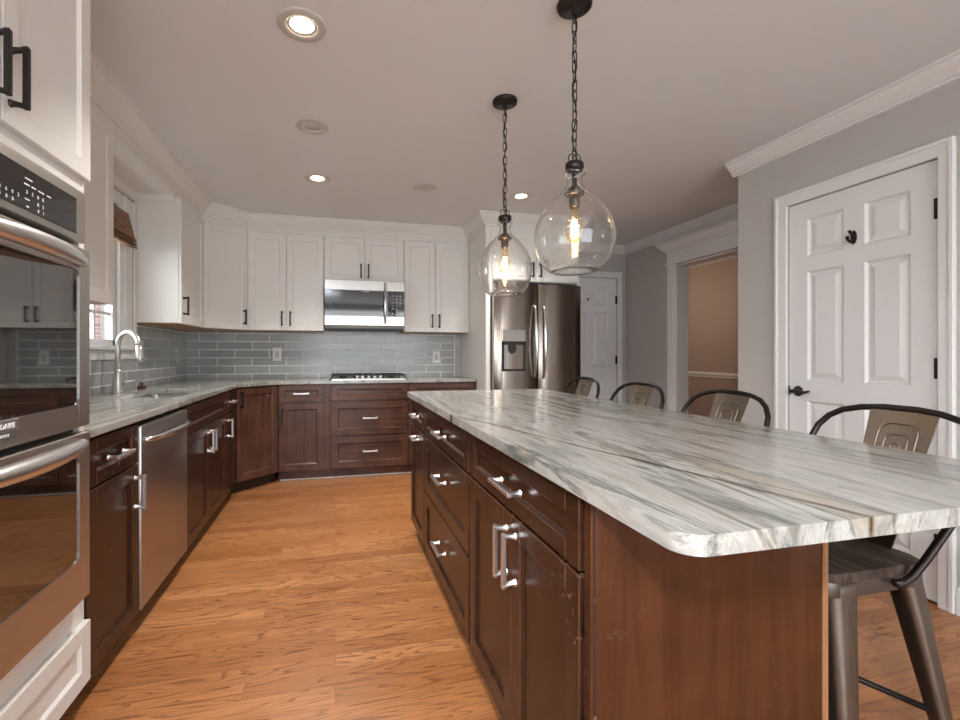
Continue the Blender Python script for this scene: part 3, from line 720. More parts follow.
# shoe moulding along the back run
bm = bm_(); box(bm, -0.49, 1.36, 4.362, 4.374, 0.0, 0.012, bev=0.003); structure('trim_7', bm, M['trim'])

# perimeter worktop (one polygon with a hole for the sink)
SX0, SX1, SY0, SY1 = -1.235, -0.905, 2.86, 3.52
def rrect(x0, x1, y0, y1, r, k=6):
    p = []
    for cx, cy, a in ((x1-r, y1-r, 0), (x0+r, y1-r, PI/2), (x0+r, y0+r, PI), (x1-r, y0+r, 1.5*PI)):
        for i in range(k+1): p.append((cx+r*math.cos(a+PI/2*i/k), cy+r*math.sin(a+PI/2*i/k)))
    return p
def holed_slab(outer, inner, z0, z1, bev):
    t = bmesh.new()
    vo = [t.verts.new((x, y, z1)) for x, y in outer]; vi = [t.verts.new((x, y, z1)) for x, y in inner]
    es = [t.edges.new((v[i], v[(i+1) % len(v)])) for v in (vo, vi) for i in range(len(v))]
    bmesh.ops.triangle_fill(t, edges=es, use_beauty=True)
    bmesh.ops.dissolve_limit(t, angle_limit=0.01, verts=t.verts[:], edges=t.edges[:])
    r = bmesh.ops.extrude_face_region(t, geom=t.faces[:])
    for v in [g_ for g_ in r['geom'] if isinstance(g_, bmesh.types.BMVert)]: v.co.z = z0
    bmesh.ops.recalc_face_normals(t, faces=t.faces[:])
    es = [e for e in t.edges if len(e.link_faces) == 2 and e.calc_face_angle(0) > 1.2 and abs(e.verts[0].co.z-e.verts[1].co.z) < 1e-6]
    bmesh.ops.bevel(t, geom=es, offset=bev, segments=2, affect='EDGES', profile=0.5)
    return t
outer = [(-0.778, 1.712), (-0.778, 4.012), (-0.490, 4.300), (1.374, 4.300), (1.374, YB-0.010), (XL+0.010, YB-0.010), (XL+0.010, 1.712)]
t_ = holed_slab(outer, rrect(SX0, SX1, SY0, SY1, 0.04), CB, CT, 0.004)
single('countertop', t_, M['granite2'], 'L-shaped grey veined stone countertop along the window wall and back wall', 'countertop', (-1.0, 3.0, CB))
# sink
t = Thing('kitchen_sink', 'stainless undermount sink set in the countertop under the window', 'sink', (-1.07, 3.19, 0.68))
bm = bm_(); tt = bmesh.new()
loops = [[tt.verts.new((x, y, z)) for x, y in rrect(SX0+e, SX1-e, SY0+e, SY1-e, rr_)] for e, z, rr_ in ((-0.02, CB-0.002, 0.05), (-0.004, CB-0.002, 0.043), (0.0, CB-0.02, 0.045), (0.006, 0.72, 0.05), (0.03, 0.695, 0.05), (0.10, 0.69, 0.05))]
for A, B in zip(loops, loops[1:]):
    for k in range(len(A)): tt.faces.new((A[k], A[(k+1) % len(A)], B[(k+1) % len(A)], B[k]))
tt.faces.new(loops[-1]); bmesh.ops.recalc_face_normals(tt, faces=tt.faces[:])
if sum(f.normal.z*f.calc_area() for f in tt.faces) < 0: bmesh.ops.reverse_faces(tt, faces=tt.faces[:])
merge(bm, tt); t.part('basin', bm, M['chrome'], sm=True)
bm = bm_(); disc(bm, 0.045, 0.006, (-1.07, 3.19, 0.690), bev=0.002); t.part('drain', bm, M['steelx'])
# faucet
FXX, FYY = -1.335, 3.255
t = Thing('faucet', 'brushed nickel gooseneck pull-down faucet behind the sink', 'faucet', (FXX, FYY, CT))
bm = bm_(); lathe(bm, [(0, CT), (0.036, CT), (0.036, CT+0.006), (0.032, CT+0.012), (0.032, CT+0.05), (0.027, CT+0.10), (0.019, CT+0.135), (0.0165, CT+0.15), (0, CT+0.15)], (FXX, FYY, 0), 24); bd = t.part('base', bm, NK)
u = Vector((0.87, -0.5, 0)).normalized()
arc = [(0, 0.14), (0, 0.26)] + [(0.085-0.085*math.cos(a), 0.297+0.085*math.sin(a)) for a in [PI*k/14 for k in range(15)]]
pts = [Vector((FXX, FYY, CT+z))+u*x for x, z in arc]
bm = bm_(); tube(bm, pts, 0.0155, 14); t.part('spout', bm, NK)
e_ = pts[-1]; dn = (u*0.14-Vector((0, 0, 1))).normalized()
bm = bm_(); tube(bm, [e_+dn*-0.002, e_+dn*0.03, e_+dn*0.075, e_+dn*0.098, e_+dn*0.101], [0.0165, 0.020, 0.025, 0.0265, 0.020], 14); t.part('spray_head', bm, NK)
hv = Vector((0.55, 0.83, 0)).normalized()
bm = bm_(); p0 = Vector((FXX, FYY, CT+0.062)); tube(bm, [p0, p0+hv*0.04], 0.013, 12); tube(bm, [p0+hv*0.034+Vector((0, 0, 0.0)), p0+hv*0.07+Vector((0, 0, 0.006)), p0+hv*0.145+Vector((0, 0, 0.010))], [0.012, 0.010, 0.009], 10); t.part('lever', bm, NK, bd)
# small brown scrubber
t = Thing('scrubber', 'small brown dish scrubber on the countertop behind the sink rim', 'scrubber', (-1.335, 3.62, CT))
bm = bm_(); lathe(bm, [(0, 0.001), (0.026, 0.001), (0.030, 0.010), (0.026, 0.020), (0.012, 0.024), (0, 0.024)], (-1.335, 3.62, CT), 16); t.part('bristles', bm, M['brown'])
bm = bm_(); lathe(bm, [(0, 0.024), (0.009, 0.024), (0.007, 0.032), (0.012, 0.042), (0, 0.048)], (-1.335, 3.62, CT), 14); t.part('knob', bm, M['black'])

# cooktop
t = Thing('gas_cooktop', 'stainless gas cooktop with black grates set in the back countertop', 'cooktop', (0.32, 4.60, CT))
CX0, CX1, CY0, CY1 = -0.055, 0.695, 4.345, 4.83
bm = bm_(); prism(bm, rrect(CX0, CX1, CY0, CY1, 0.03), CT+0.0005, CT+0.012, bev=0.004); t.part('tray', bm, M['steelx'])
for cx, cy, rr_ in ((0.08, 4.52, 0.04), (0.08, 4.72, 0.035), (0.32, 4.66, 0.055), (0.56, 4.52, 0.035), (0.56, 4.72, 0.04)):
    bm = bm_(); lathe(bm, [(0, 0.012), (rr_, 0.012), (rr_, 0.02), (rr_*0.8, 0.022), (rr_*0.8, 0.028), (0, 0.030)], (cx, cy, CT), 20); t.part('burner', bm, M['iron'])
for gx0, gx1, gy0 in ((-0.035, 0.195, 4.40), (0.205, 0.435, 4.53), (0.445, 0.675, 4.40)):
    bm = bm_(); gz = CT+0.046; gy1 = 4.81
    for y in (gy0, gy1): box(bm, gx0, gx1, y-0.006, y+0.006, gz-0.012, gz, bev=0.002)
    for x in (gx0+0.006, gx1-0.006): box(bm, x-0.006, x+0.006, gy0, gy1, gz-0.012, gz, bev=0.002)
    for k in range(1, 4):
        x = gx0+(gx1-gx0)*k/4; box(bm, x-0.005, x+0.005, gy0, gy1, gz-0.010, gz+0.003, bev=0.002)
    box(bm, gx0, gx1, (gy0+gy1)/2-0.005, (gy0+gy1)/2+0.005, gz-0.010, gz+0.002, bev=0.002)
    for x in (gx0+0.008, gx1-0.008):
        for y in (gy0+0.004, gy1-0.004): box(bm, x-0.007, x+0.007, y-0.007, y+0.007, CT+0.012, gz-0.010)
    t.part('grate', bm, M['iron'])
for k in range(5):
    bm = bm_(); lathe(bm, [(0, 0.012), (0.019, 0.012), (0.021, 0.016), (0.018, 0.036), (0.015, 0.040), (0, 0.040)], (0.205+0.0575*k, 4.43, CT), 18); t.part('knob', bm, M['chrome'])

# ------------------------------------------------------------------ oven tower
TF = Fr((-0.797, 0, 0), (0, 1, 0), (1, 0, 0))
TY0, TY1 = 0.893, 1.708
c = Cab('oven_cabinet', 'tall white cabinet housing the double wall oven', 'cabinet', TF, TY0, TY1)
bm = bm_()
box(bm, TY0, TY1, -0.60, -0.03, 1.70, 2.46, TF); box(bm, TY0, TY1, -0.60, -0.03, 0.09, 0.36, TF)
box(bm, TY0, TY0+0.02, -0.60, -0.0305, 0.36, 1.70, TF); box(bm, TY1-0.02, TY1, -0.60, -0.0305, 0.09, 2.46, TF)
box(bm, TY0, TY1-0.0005, -0.03, 0, 1.672, 1.722, TF, 0.001); box(bm, TY0, TY1, -0.03, 0, 2.25, 2.46, TF, 0.001); box(bm, TY0, TY1-0.0005, -0.03, 0.0, 0.29, 0.402, TF, 0.001)
box(bm, TY0, TY1, -0.03, -0.0005, 0.09, 0.29, TF); box(bm, TY0, TY1, -0.03, -0.0005, 1.72, 2.25, TF)
box(bm, TY1-0.03, TY1, -0.03, 0, 0.40, 1.675, TF, 0.001); box(bm, TY0, TY0+0.03, -0.03, 0, 0.40, 1.675, TF, 0.001)
c.part('body', bm, M['white'])
c.front('door', TY0+0.004, 1.298, 1.722, 2.40, M['white'], BZ, (1.262, 1.842, 0.155, True))
c.front('door', 1.302, TY1-0.003, 1.722, 2.40, M['white'], BZ, (1.328, 1.842, 0.155, True))
c.front('drawer', TY0+0.004, TY1-0.003, 0.100, 0.296, M['white'], BZ, (1.30, 0.20, 0.16, False), rail=0.055)
bm = bm_(); box(bm, TY0, TY1, -0.58, -0.07, 0.001, 0.09, TF); c.part('toe_kick', bm, M['toe'])
# double oven
t = Thing('double_oven', 'stainless double wall oven built into the white cabinet', 'oven', (-0.9, 1.29, 0.40))
OY0, OY1 = 0.925, 1.646
bm = bm_(); box(bm, -1.36, -0.796, 0.93, 1.641, 0.41, 1.655); t.part('body', bm, M['black'])
bm = bm_(); box(bm, -0.796, -0.758, OY0, OY1-0.010, 1.503, 1.660, bev=0.006, seg=2); cp = t.part('control_panel', bm, M['steely'], sm=True)
bm = bm_(); box(bm, -0.7585, -0.7555, 0.985, 1.577, 1.522, 1.628, bev=0.001); t.part('display_glass', bm, M['blackglass'], cp)
def otext(s_, size, y, z, x=-0.7553): return text_bm(s_, size, facing((x, y, z), (0, 1, 0), (1, 0, 0)))
for i, s_ in enumerate('3692'): t.part('digit_key', otext(s_, 0.013, 1.256+0.021*i, 1.5505), M['print'], cp)
for i, s_ in enumerate('580'): t.part('digit_key', otext(s_, 0.013, 1.256+0.0215*i, 1.534), M['print'], cp)
bm = bm_()
for y, z, w_ in ((1.358, 1.602, 0.028), (1.351, 1.587, 0.020), (1.378, 1.587, 0.018), (1.408, 1.586, 0.024), (1.441, 1.586, 0.018), (1.352, 1.550, 0.018), (1.354, 1.532, 0.009)):
    bm = bm_(); box(bm, -0.7556, -0.7549, y-w_/2, y+w_/2, z-0.0018, z+0.0018); t.part('key_legend', bm, M['print'], cp)
for z, row in ((1.568, ((1.351, '2'), (1.373, '5'), (1.395, '0'), (1.415, '3'))), (1.549, ((1.395, '8'), (1.416, '2'))), (1.533, ((1.397, '6'), (1.418, '1')))):
    for y, s_ in row: t.part('digit_key', otext(s_, 0.013, y, z), M['print'], cp)
def oven_door(z0, z1, g0, g1, hd):
    bm = bm_()
    gy0, gy1 = 0.985, 1.582
    box(bm, -0.796, -0.752, OY0, gy0, z0, z1, bev=0.003); box(bm, -0.796, -0.752, gy1, OY1, z0, z1, bev=0.003)
    box(bm, -0.796, -0.7522, gy0-0.004, gy1+0.004, z0, g0, bev=0.002); box(bm, -0.796, -0.7522, gy0-0.004, gy1+0.004, g1, z1, bev=0.002)
    box(bm, -0.796, -0.762, gy0-0.004, gy1+0.004, g0-0.002, g1+0.002)
    d_ = t.part('door', bm, M['steely'])
    bm = bm_(); prism(bm, rrect(gy0+0.001, gy1-0.001, g0+0.002, g1-0.002, 0.025), -0.762, -0.754, Fr2); t.part('glass', bm, M['ovenglass'], d_)
    bm = bm_(); prism_ring(bm, rrect(gy0-0.005, gy1+0.005, g0-0.005, g1+0.005, 0.03), rrect(gy0, gy1, g0, g1, 0.025), -0.753, -0.7505); t.part('glass_rim', bm, M['steely'], d_)
    hz = z1-hd
    bm = bm_(); n_ = 20
    tube(bm, [(-0.748+0.056*math.sin(PI*k/n_)**0.6, 1.000+0.588*k/n_, hz) for k in range(n_+1)], [0.009+0.015*math.sin(PI*k/n_)**0.7 for k in range(n_+1)], 16); t.part('handle', bm, M['nickel'], d_)
    return d_
class _F2:
    def __call__(s, a, d, z): return Vector((z, a, d))     # prism in the YZ plane, extruded along X
Fr2 = _F2()
def prism_ring(bm, outer_, inner_, x0, x1):
    tt = bmesh.new(); k = len(outer_)
    L = [[tt.verts.new((x, p[0], p[1])) for p in ps] for ps, x in ((outer_, x0), (outer_, x1), (inner_, x1), (inner_, x0))]
    for j in range(4):
        A, B = L[j], L[(j+1) % 4]
        for i in range(k): tt.faces.new((A[i], A[(i+1) % k], B[(i+1) % k], B[i]))
    bmesh.ops.recalc_face_normals(tt, faces=tt.faces[:]); merge(bm, tt)
ud = oven_door(0.938, 1.484, 1.006, 1.413, 0.052)
oven_door(0.404, 0.918, 0.535, 0.852, 0.024)
bm = bm_(); box(bm, -0.752, -0.7485, 1.188, 1.312, 0.977, 1.005, bev=0.001); bdg = t.part('badge', bm, M['nickel'], ud)
bm = otext('FRIGIDAIRE', 0.0185, 1.250, 0.990, -0.748); t.part('badge_lettering', bm, M['print'], ud)
bm = bm_(); box(bm, -0.752, -0.7488, 1.215, 1.294, 0.961, 0.976, bev=0.001); t.part('badge_plate', bm, M['slot'], ud)
bm = otext('GALLERY', 0.010, 1.255, 0.968, -0.7483); t.part('plate_lettering', bm, M['print'], ud)

# ------------------------------------------------------------------ upper cabinets
UG = 'white upper cabinets'
def upper(label, fr, a0, a1, z0, z1, dp, doors, bottoms=True, name='wall_cabinet', body=True):
    c = Cab(name, label, 'cabinet', fr, a0, a1, z0, UG)
    if body:
        bm = bm_(); box(bm, a0, a1, -dp, -0.0005, z0+0.004, ZC-0.002, fr); c.part('body', bm, M['white'])
        bm = bm_(); box(bm, a0+0.006, a1-0.006, -dp, -0.004, z0-0.001, z0+0.004, fr); c.part('underside', bm, M['birch'])
    for a, b, hs in doors:
        c.front('door', a, b, z0, z1, M['white'], BZ, hs)
    return c
UZ0, UZ1 = 1.387, 2.315
UL = Fr((FX, 0, 0), (0, 1, 0), (1, 0, 0)); UD = 0.287
upper('white upper cabinet between the oven tower and the sink window', UL, 1.712, 2.652, 1.412, UZ1, UD, [(1.716, 2.178, (2.14, 1.52, 0.14, True)), (2.182, 2.649, (2.22, 1.52, 0.14, True))])
upper('white single-door upper cabinet right of the sink window', UL, 3.702, 4.2885, UZ0, UZ1, UD, [(3.705, 4.270, (3.745, 1.52, 0.14, True))])
UDF = Fr((FX, 4.29, 0), (1, 1, 0), (1, -1, 0)); UDL = 0.315*math.sqrt(2)
c = upper('white angled corner upper cabinet with a single door', UDF, 0, UDL, UZ0, UZ1, 0.2, [(0.009, UDL-0.009, (UDL-0.05, 1.505, 0.14, True))], body=False, name='corner_wall_cabinet')
poly = [(FX, 4.2905), (FX+0.3145, FY), (FX+0.3145, YB-0.012), (XL+0.012, YB-0.012), (XL+0.012, 4.2905)]
bm = prism(bm_(), poly, UZ0+0.004, ZC-0.002); c.part('body', bm, M['white']); bm = prism(bm_(), poly, UZ0-0.001, UZ0+0.004); c.part('underside', bm, M['birch'])
UB = Fr((0, FY, 0), (1, 0, 0), (0, -1, 0)); UBD = YB-0.012-FY
m_ = (-0.803-0.108)/2
upper('white two-door upper cabinet left of the microwave', UB, -0.809, -0.107, UZ0, UZ1, UBD, [(-0.800, m_-0.002, (m_-0.038, 1.50, 0.14, True)), (m_+0.002, -0.110, (m_+0.038, 1.50, 0.14, True))])
upper('short white two-door cabinet above the microwave', UB, -0.105, 0.683, 1.885, UZ1, UBD, [(-0.101, 0.287, (0.252, 1.985, 0.14, True)), (0.291, 0.680, (0.326, 1.985, 0.14, True))])
upper('white two-door upper cabinet right of the microwave', UB, 0.685, FPX0-0.001, UZ0, UZ1, UBD, [(0.690, 1.012, (0.978, 1.50, 0.14, True)), (1.016, 1.374, (1.052, 1.50, 0.14, True))])
# fridge surround
RF = Fr((0, FPY, 0), (1, 0, 0), (0, -1, 0))
c = Cab('fridge_cabinet', 'white cabinet surrounding and bridging over the refrigerator', 'cabinet', RF, FPX0, FPX1, 0.0)
bm = bm_(); box(bm, 1.425, 2.325, -0.83, -0.0005, 1.853, ZC-0.002, RF); c.part('body', bm, M['white'])
for a0, a1, l_ in ((FPX0, 1.4245, 0), (2.326, FPX1, 1)):
    bm = bm_(); box(bm, a0, a1, -0.84, 0, 0.001, ZC-0.002, RF, 0.001)
    c.part('side_panel', bm, M['white'])
c.front('door', 1.424, 1.876, 1.862, UZ1, M['white'], BZ, (1.838, 1.965, 0.14, True)); c.front('door', 1.880, 2.322, 1.862, UZ1, M['white'], BZ, (1.918, 1.965, 0.14, True))
# refrigerator
t = Thing('refrigerator', 'stainless side-by-side refrigerator with ice and water dispenser', 'refrigerator', (1.87, 4.4, 0))
RX0, RX1, RY = 1.430, 2.318, 3.955; RG = 1.872
bm = bm_(); box(bm, RX0+0.005, RX1-0.005, RY+0.085, 4.80, 0.02, 1.79, bev=0.004); t.part('body', bm, M['gun'])
def bowed(bm, x0, x1, z0, z1, yf, yb, bow=0.022, n_=10):
    tt = bmesh.new(); pf = []
    for k in range(n_+1):
        s_ = k/n_; pf.append((x0+(x1-x0)*s_, yf-bow*(1-(2*s_-1)**2)+0.012*max(0, abs(2*s_-1)-0.85)/0.15))
    pts = pf+[(x1, yb), (x0, yb)]
    prism(bm, pts, z0, z1, bev=0.003)
bm = bm_(); bowed(bm, RX0, RG-0.003, 0.06, 1.818, RY, RY+0.08); fd = t.part('freezer_door', bm, M['steelz'], sm=True)
bm = bm_(); bowed(bm, RG+0.003, RX1, 0.06, 1.818, RY, RY+0.08); rd = t.part('fridge_door', bm, M['steelz'], sm=True)
for xh, par in ((RG-0.045, fd), (RG+0.045, rd)):
    bm = bm_(); n_ = 18
    tube(bm, [(xh, RY-0.008-0.052*math.sin(PI*k/n_)**0.6, 0.93+0.70*k/n_) for k in range(n_+1)], [0.011+0.006*math.sin(PI*k/n_) for k in range(n_+1)], 12); t.part('handle', bm, M['chrome'], par)
DX0, DX1 = 1.497, 1.728; yd = RY-0.020
bm = bm_(); box(bm, DX0, DX1, yd-0.012, yd+0.02, 1.275, 1.385, bev=0.003); dsp = t.part('dispenser', bm, M['steelx'])
bm = bm_()
box(bm, DX0, DX0+0.02, yd-0.010, yd+0.02, 1.012, 1.274, bev=0.002); box(bm, DX1-0.02, DX1, yd-0.010, yd+0.02, 1.012, 1.274, bev=0.002); box(bm, DX0, DX1, yd-0.010, yd+0.02, 1.000, 1.022, bev=0.002); box(bm, DX0, DX1, yd-0.010, yd+0.02, 1.245, 1.274, bev=0.002)
t.part('dispenser_frame', bm, M['black'], fd)
bm = bm_(); box(bm, DX0+0.021, DX1-0.021, yd+0.001, yd+0.006, 1.023, 1.244); t.part('dispenser_niche', bm, M['steelx'], fd)
bm = bm_(); box(bm, DX0+0.06, DX0+0.14, yd-0.009, yd, 1.185, 1.244, bev=0.004); box(bm, DX0+0.075, DX0+0.125, yd-0.008, yd, 1.165, 1.190, bev=0.003); t.part('dispenser_nozzle', bm, M['black'], fd)

# microwave
t = Thing('microwave', 'stainless over-the-range microwave mounted under the short cabinet', 'microwave', (0.29, 4.7, 1.41))
MX0, MX1, MY = -0.098, 0.676, 4.50; MW = facing
bm = bm_(); box(bm, MX0+0.004, MX1-0.004, MY+0.04, YB-0.014, 1.415, 1.880); t.part('body', bm, M['gun'])
bm = bm_(); box(bm, MX0, MX1, MY+0.006, MY+0.0395, 1.437, 1.882, bev=0.004); fp = t.part('front_frame', bm, M['steelx'])
bm = bm_(); box(bm, MX0, 0.500, MY-0.002, MY+0.006, 1.785, 1.880, bev=0.002); box(bm, MX0, 0.500, MY-0.002, MY+0.006, 1.440, 1.530, bev=0.002); dr = t.part('door', bm, M['steelx'])
bm = bm_(); box(bm, MX0, 0.500, MY-0.002, MY+0.006, 1.532, 1.783, bev=0.002); gl = t.part('glass', bm, M['blackglass'], dr)
bm = bm_(); prism_ring(bm, rrect(0, 1, 0, 1, 0.01), rrect(0.01, 0.99, 0.01, 0.99, 0.01), 0, 1); bm.free()
bm = bm_()
for a in ((-0.030, 0.435, 1.553, 1.556), (-0.030, 0.435, 1.762, 1.765), (-0.030, -0.027, 1.553, 1.765), (0.432, 0.435, 1.553, 1.765)): box(bm, a[0], a[1], MY-0.0028, MY-0.002, a[2], a[3])
t.part('window_outline', bm, M['slot'], gl)
bm = bm_(); box(bm, 0.504, MX1, MY-0.002, MY+0.006, 1.440, 1.530, bev=0.002); t.part('lower_trim', bm, M['steelx'])
bm = bm_(); box(bm, 0.504, MX1, MY-0.002, MY+0.006, 1.785, 1.880, bev=0.002); ctl = t.part('control_surround', bm, M['steelx'])
bm = bm_(); box(bm, 0.504, MX1, MY-0.002, MY+0.006, 1.532, 1.783, bev=0.002); kp = t.part('control_panel', bm, M['blackglass'], ctl)
for i, row in enumerate((('1', '2', '3'), ('4', '5', '6'), ('7', '8', '9'), ('0',))):
    for j, s_ in enumerate(row):
        t.part('digit_key', text_bm(s_, 0.026, facing((0.562+0.036*j+(0.036 if len(row) == 1 else 0), MY-0.0024, 1.705-0.036*i), (1, 0, 0), (0, -1, 0))), M['print'], ctl)
bm = bm_()
for j in range(3):
    for z in (1.733, 1.555):
        bm = bm_(); box(bm, 0.555+0.036*j, 0.571+0.036*j, MY-0.003, MY-0.002, z, z+0.006); t.part('key_legend', bm, M['print'], ctl)
bm = text_bm('FRIGIDAIRE', 0.014, facing((0.29, MY-0.0024, 1.772), (1, 0, 0), (0, -1, 0))); t.part('badge_lettering', bm, M['print'], dr)
bm = bm_(); n_ = 16
tube(bm, [(0.482, MY-0.004-0.040*math.sin(PI*k/n_)**0.6, 1.462+0.396*k/n_) for k in range(n_+1)], [0.009+0.004*math.sin(PI*k/n_) for k in range(n_+1)], 12); t.part('handle', bm, M['chrome'], dr)
bm = bm_(); box(bm, MX0+0.01, MX1-0.01, MY+0.03, YB-0.05, 1.402, 1.415, bev=0.002); t.part('vent_grille', bm, M['black'])

# wall outlets on the tiles
OG = 'white outlets on the tiled backsplash'
def outlet(fr, a, z, label, hw=0.038, hh=0.060):
    t = Thing('outlet', label, 'outlet', fr(a, 0.001, z), OG)
    bm = bm_(); box(bm, a-hw, a+hw, 0.0005, 0.006, z-hh, z+hh, fr, 0.002); t.part('cover_plate', bm, M['plate'])
    bm = bm_()
    for dz in (-0.02, 0.02):
        for da in (-0.007, 0.007): box(bm, a+da-0.0018, a+da+0.0018, 0.006, 0.0066, z+dz-0.006, z+dz+0.006, fr)
    box(bm, a-0.018, a+0.018, 0.0058, 0.0062, z-0.036, z+0.036, fr)
    t.part('sockets', bm, M['socket'])
    return t
TB = Fr((0, YB-0.009, 0), (1, 0, 0), (0, -1, 0)); TL = Fr((XL+0.009, 0, 0), (0, 1, 0), (1, 0, 0))
outlet(TB, -0.575, 1.157, 'white outlet on the grey tile under the cabinet left of the microwave', 0.042, 0.066)
outlet(TB, 1.09, 1.125, 'white outlet on the grey tile right of the cooktop', 0.040, 0.064)
outlet(TL, 4.60, 1.145, 'white outlet on the dark tile of the window wall near the corner', 0.040, 0.066)
outlet(TL, 3.80, 1.20, 'white wall plate on the tile just right of the window casing, behind the faucet')

# bamboo shade
t = Thing('roman_shade', 'brown woven bamboo shade bunched at the top of the sink window', 'window shade', (XL+0.05, 3.0, 1.98))
def shade_row(pts, y0, y1): 
    tt = bmesh.new(); n_ = len(pts)
    L = [[tt.verts.new((x, y, z)) for x, z in pts] for y in (y0, y1)]
    for i in range(n_): tt.faces.new((L[0][i], L[0][(i+1) % n_], L[1][(i+1) % n_], L[1][i]))
    tt.faces.new(L[0][::-1]); tt.faces.new(L[1]); bmesh.ops.recalc_face_normals(tt, faces=tt.faces[:]); return tt
SY = (2.46, 3.535)
bm = bm_(); merge(bm, shade_row([(XL+0.026, 2.125), (XL+0.036, 2.125), (XL+0.080, 1.935), (XL+0.074, 1.93), (XL+0.027, 2.09)], *SY)); t.part('valance', bm, M['bamboo'])
for k in range(4):
    bm = bm_(); z = 1.962-0.019*k; x = XL+0.034+0.003*k
    merge(bm, shade_row([(x, z), (x+0.048, z-0.010), (x+0.056, z-0.019), (x+0.048, z-0.021), (x, z-0.010)], SY[0]+0.006, SY[1]-0.012)); t.part('fold', bm, M['bamboo'])
bm = bm_(); tube(bm, [(XL+0.036, 3.60, 1.96), (XL+0.034, 3.605, 1.6), (XL+0.036, 3.60, 1.27)], 0.0025, 6); t.part('pull_cord', bm, M['birch'])

# ------------------------------------------------------------------ island
IX = 0.498                                        # box face; fronts reach IX-0.02
IF_ = Fr((IX, 0, 0), (0, 1, 0), (-1, 0, 0)); ID = 0.555
IG = 'dark cabinets of the island'
c = Cab('island_cabinet', 'island cabinet with one wide drawer above two doors, nearest the camera', 'cabinet', IF_, 0.823, 1.588, group=IG)
base_body(c, ID, M['dwz'], toe=0.02)
c.front('drawer', 0.8245, 1.583, 0.722, 0.870, M['dwy'], NK, (1.190, 0.790, 0.16, False))
c.front('door', 0.8245, 1.183, 0.094, 0.712, M['dwz'], NK, (1.155, 0.60, 0.15, True)); c.front('door', 1.187, 1.583, 0.094, 0.712, M['dwz'], NK, (1.220, 0.60, 0.15, True))
c = Cab('island_cabinet', 'island cabinet with three stacked drawers, middle of the aisle side', 'cabinet', IF_, 1.590, 2.456, group=IG)
base_body(c, ID, M['dwz'], toe=0.02)
for z0, z1, hz in ((0.722, 0.870, 0.79), (0.416, 0.712, 0.585), (0.094, 0.406, 0.27)): c.front('drawer', 1.600, 2.446, z0, z1, M['dwy'], NK, (2.02, hz, 0.15, False))
c = Cab('island_cabinet', 'island cabinet with a drawer and one narrow door, nearest the back wall', 'cabinet', IF_, 2.458, 2.905, group=IG)
base_body(c, ID, M['dwz'], toe=0.02)
c.front('drawer', 2.468, 2.895, 0.722, 0.870, M['dwy'], NK, (2.68, 0.79, 0.13, False))
c.front('door', 2.468, 2.895, 0.094, 0.712, M['dwz'], NK, (2.68, 0.655, 0.13, False))
# end and back panels
t = Thing('island_end', 'reddish brown wood panel closing the near end of the island', 'panel', (0.78, 0.805, 0))
bm = bm_(); box(bm, 0.489, 1.070, 0.797, 0.821, 0.001, CB-0.001); t.part('board', bm, M['dpanel'])
bm = bm_(); box(bm, 0.487, 0.500, 0.7935, 0.797, 0.001, CB-0.001, bev=0.001); t.part('edge_strip', bm, M['dwz'])
bm = bm_(); box(bm, 1.068, 1.083, 0.792, 0.821, 0.001, CB-0.001, bev=0.003); t.part('corner_trim', bm, M['edge'], label='worn light brown corner trim')
bm = bm_(); box(bm, 1.056, 1.076, 0.823, 2.905, 0.001, CB-0.001); single('island_cladding', bm, M['dpanel'], 'long brown wood panel on the stool side of the island', 'panel', (1.066, 1.85, 0))
# island worktop
bm = bm_(); prism(bm, rrect(0.458, 1.420, 0.516, 2.952, 0.04, 10), CB, CT, bev=0.005, seg=3)
single('island_countertop', bm, M['granite'], 'large pale veined stone slab topping the island', 'countertop', (0.94, 1.73, CB), sm=True)

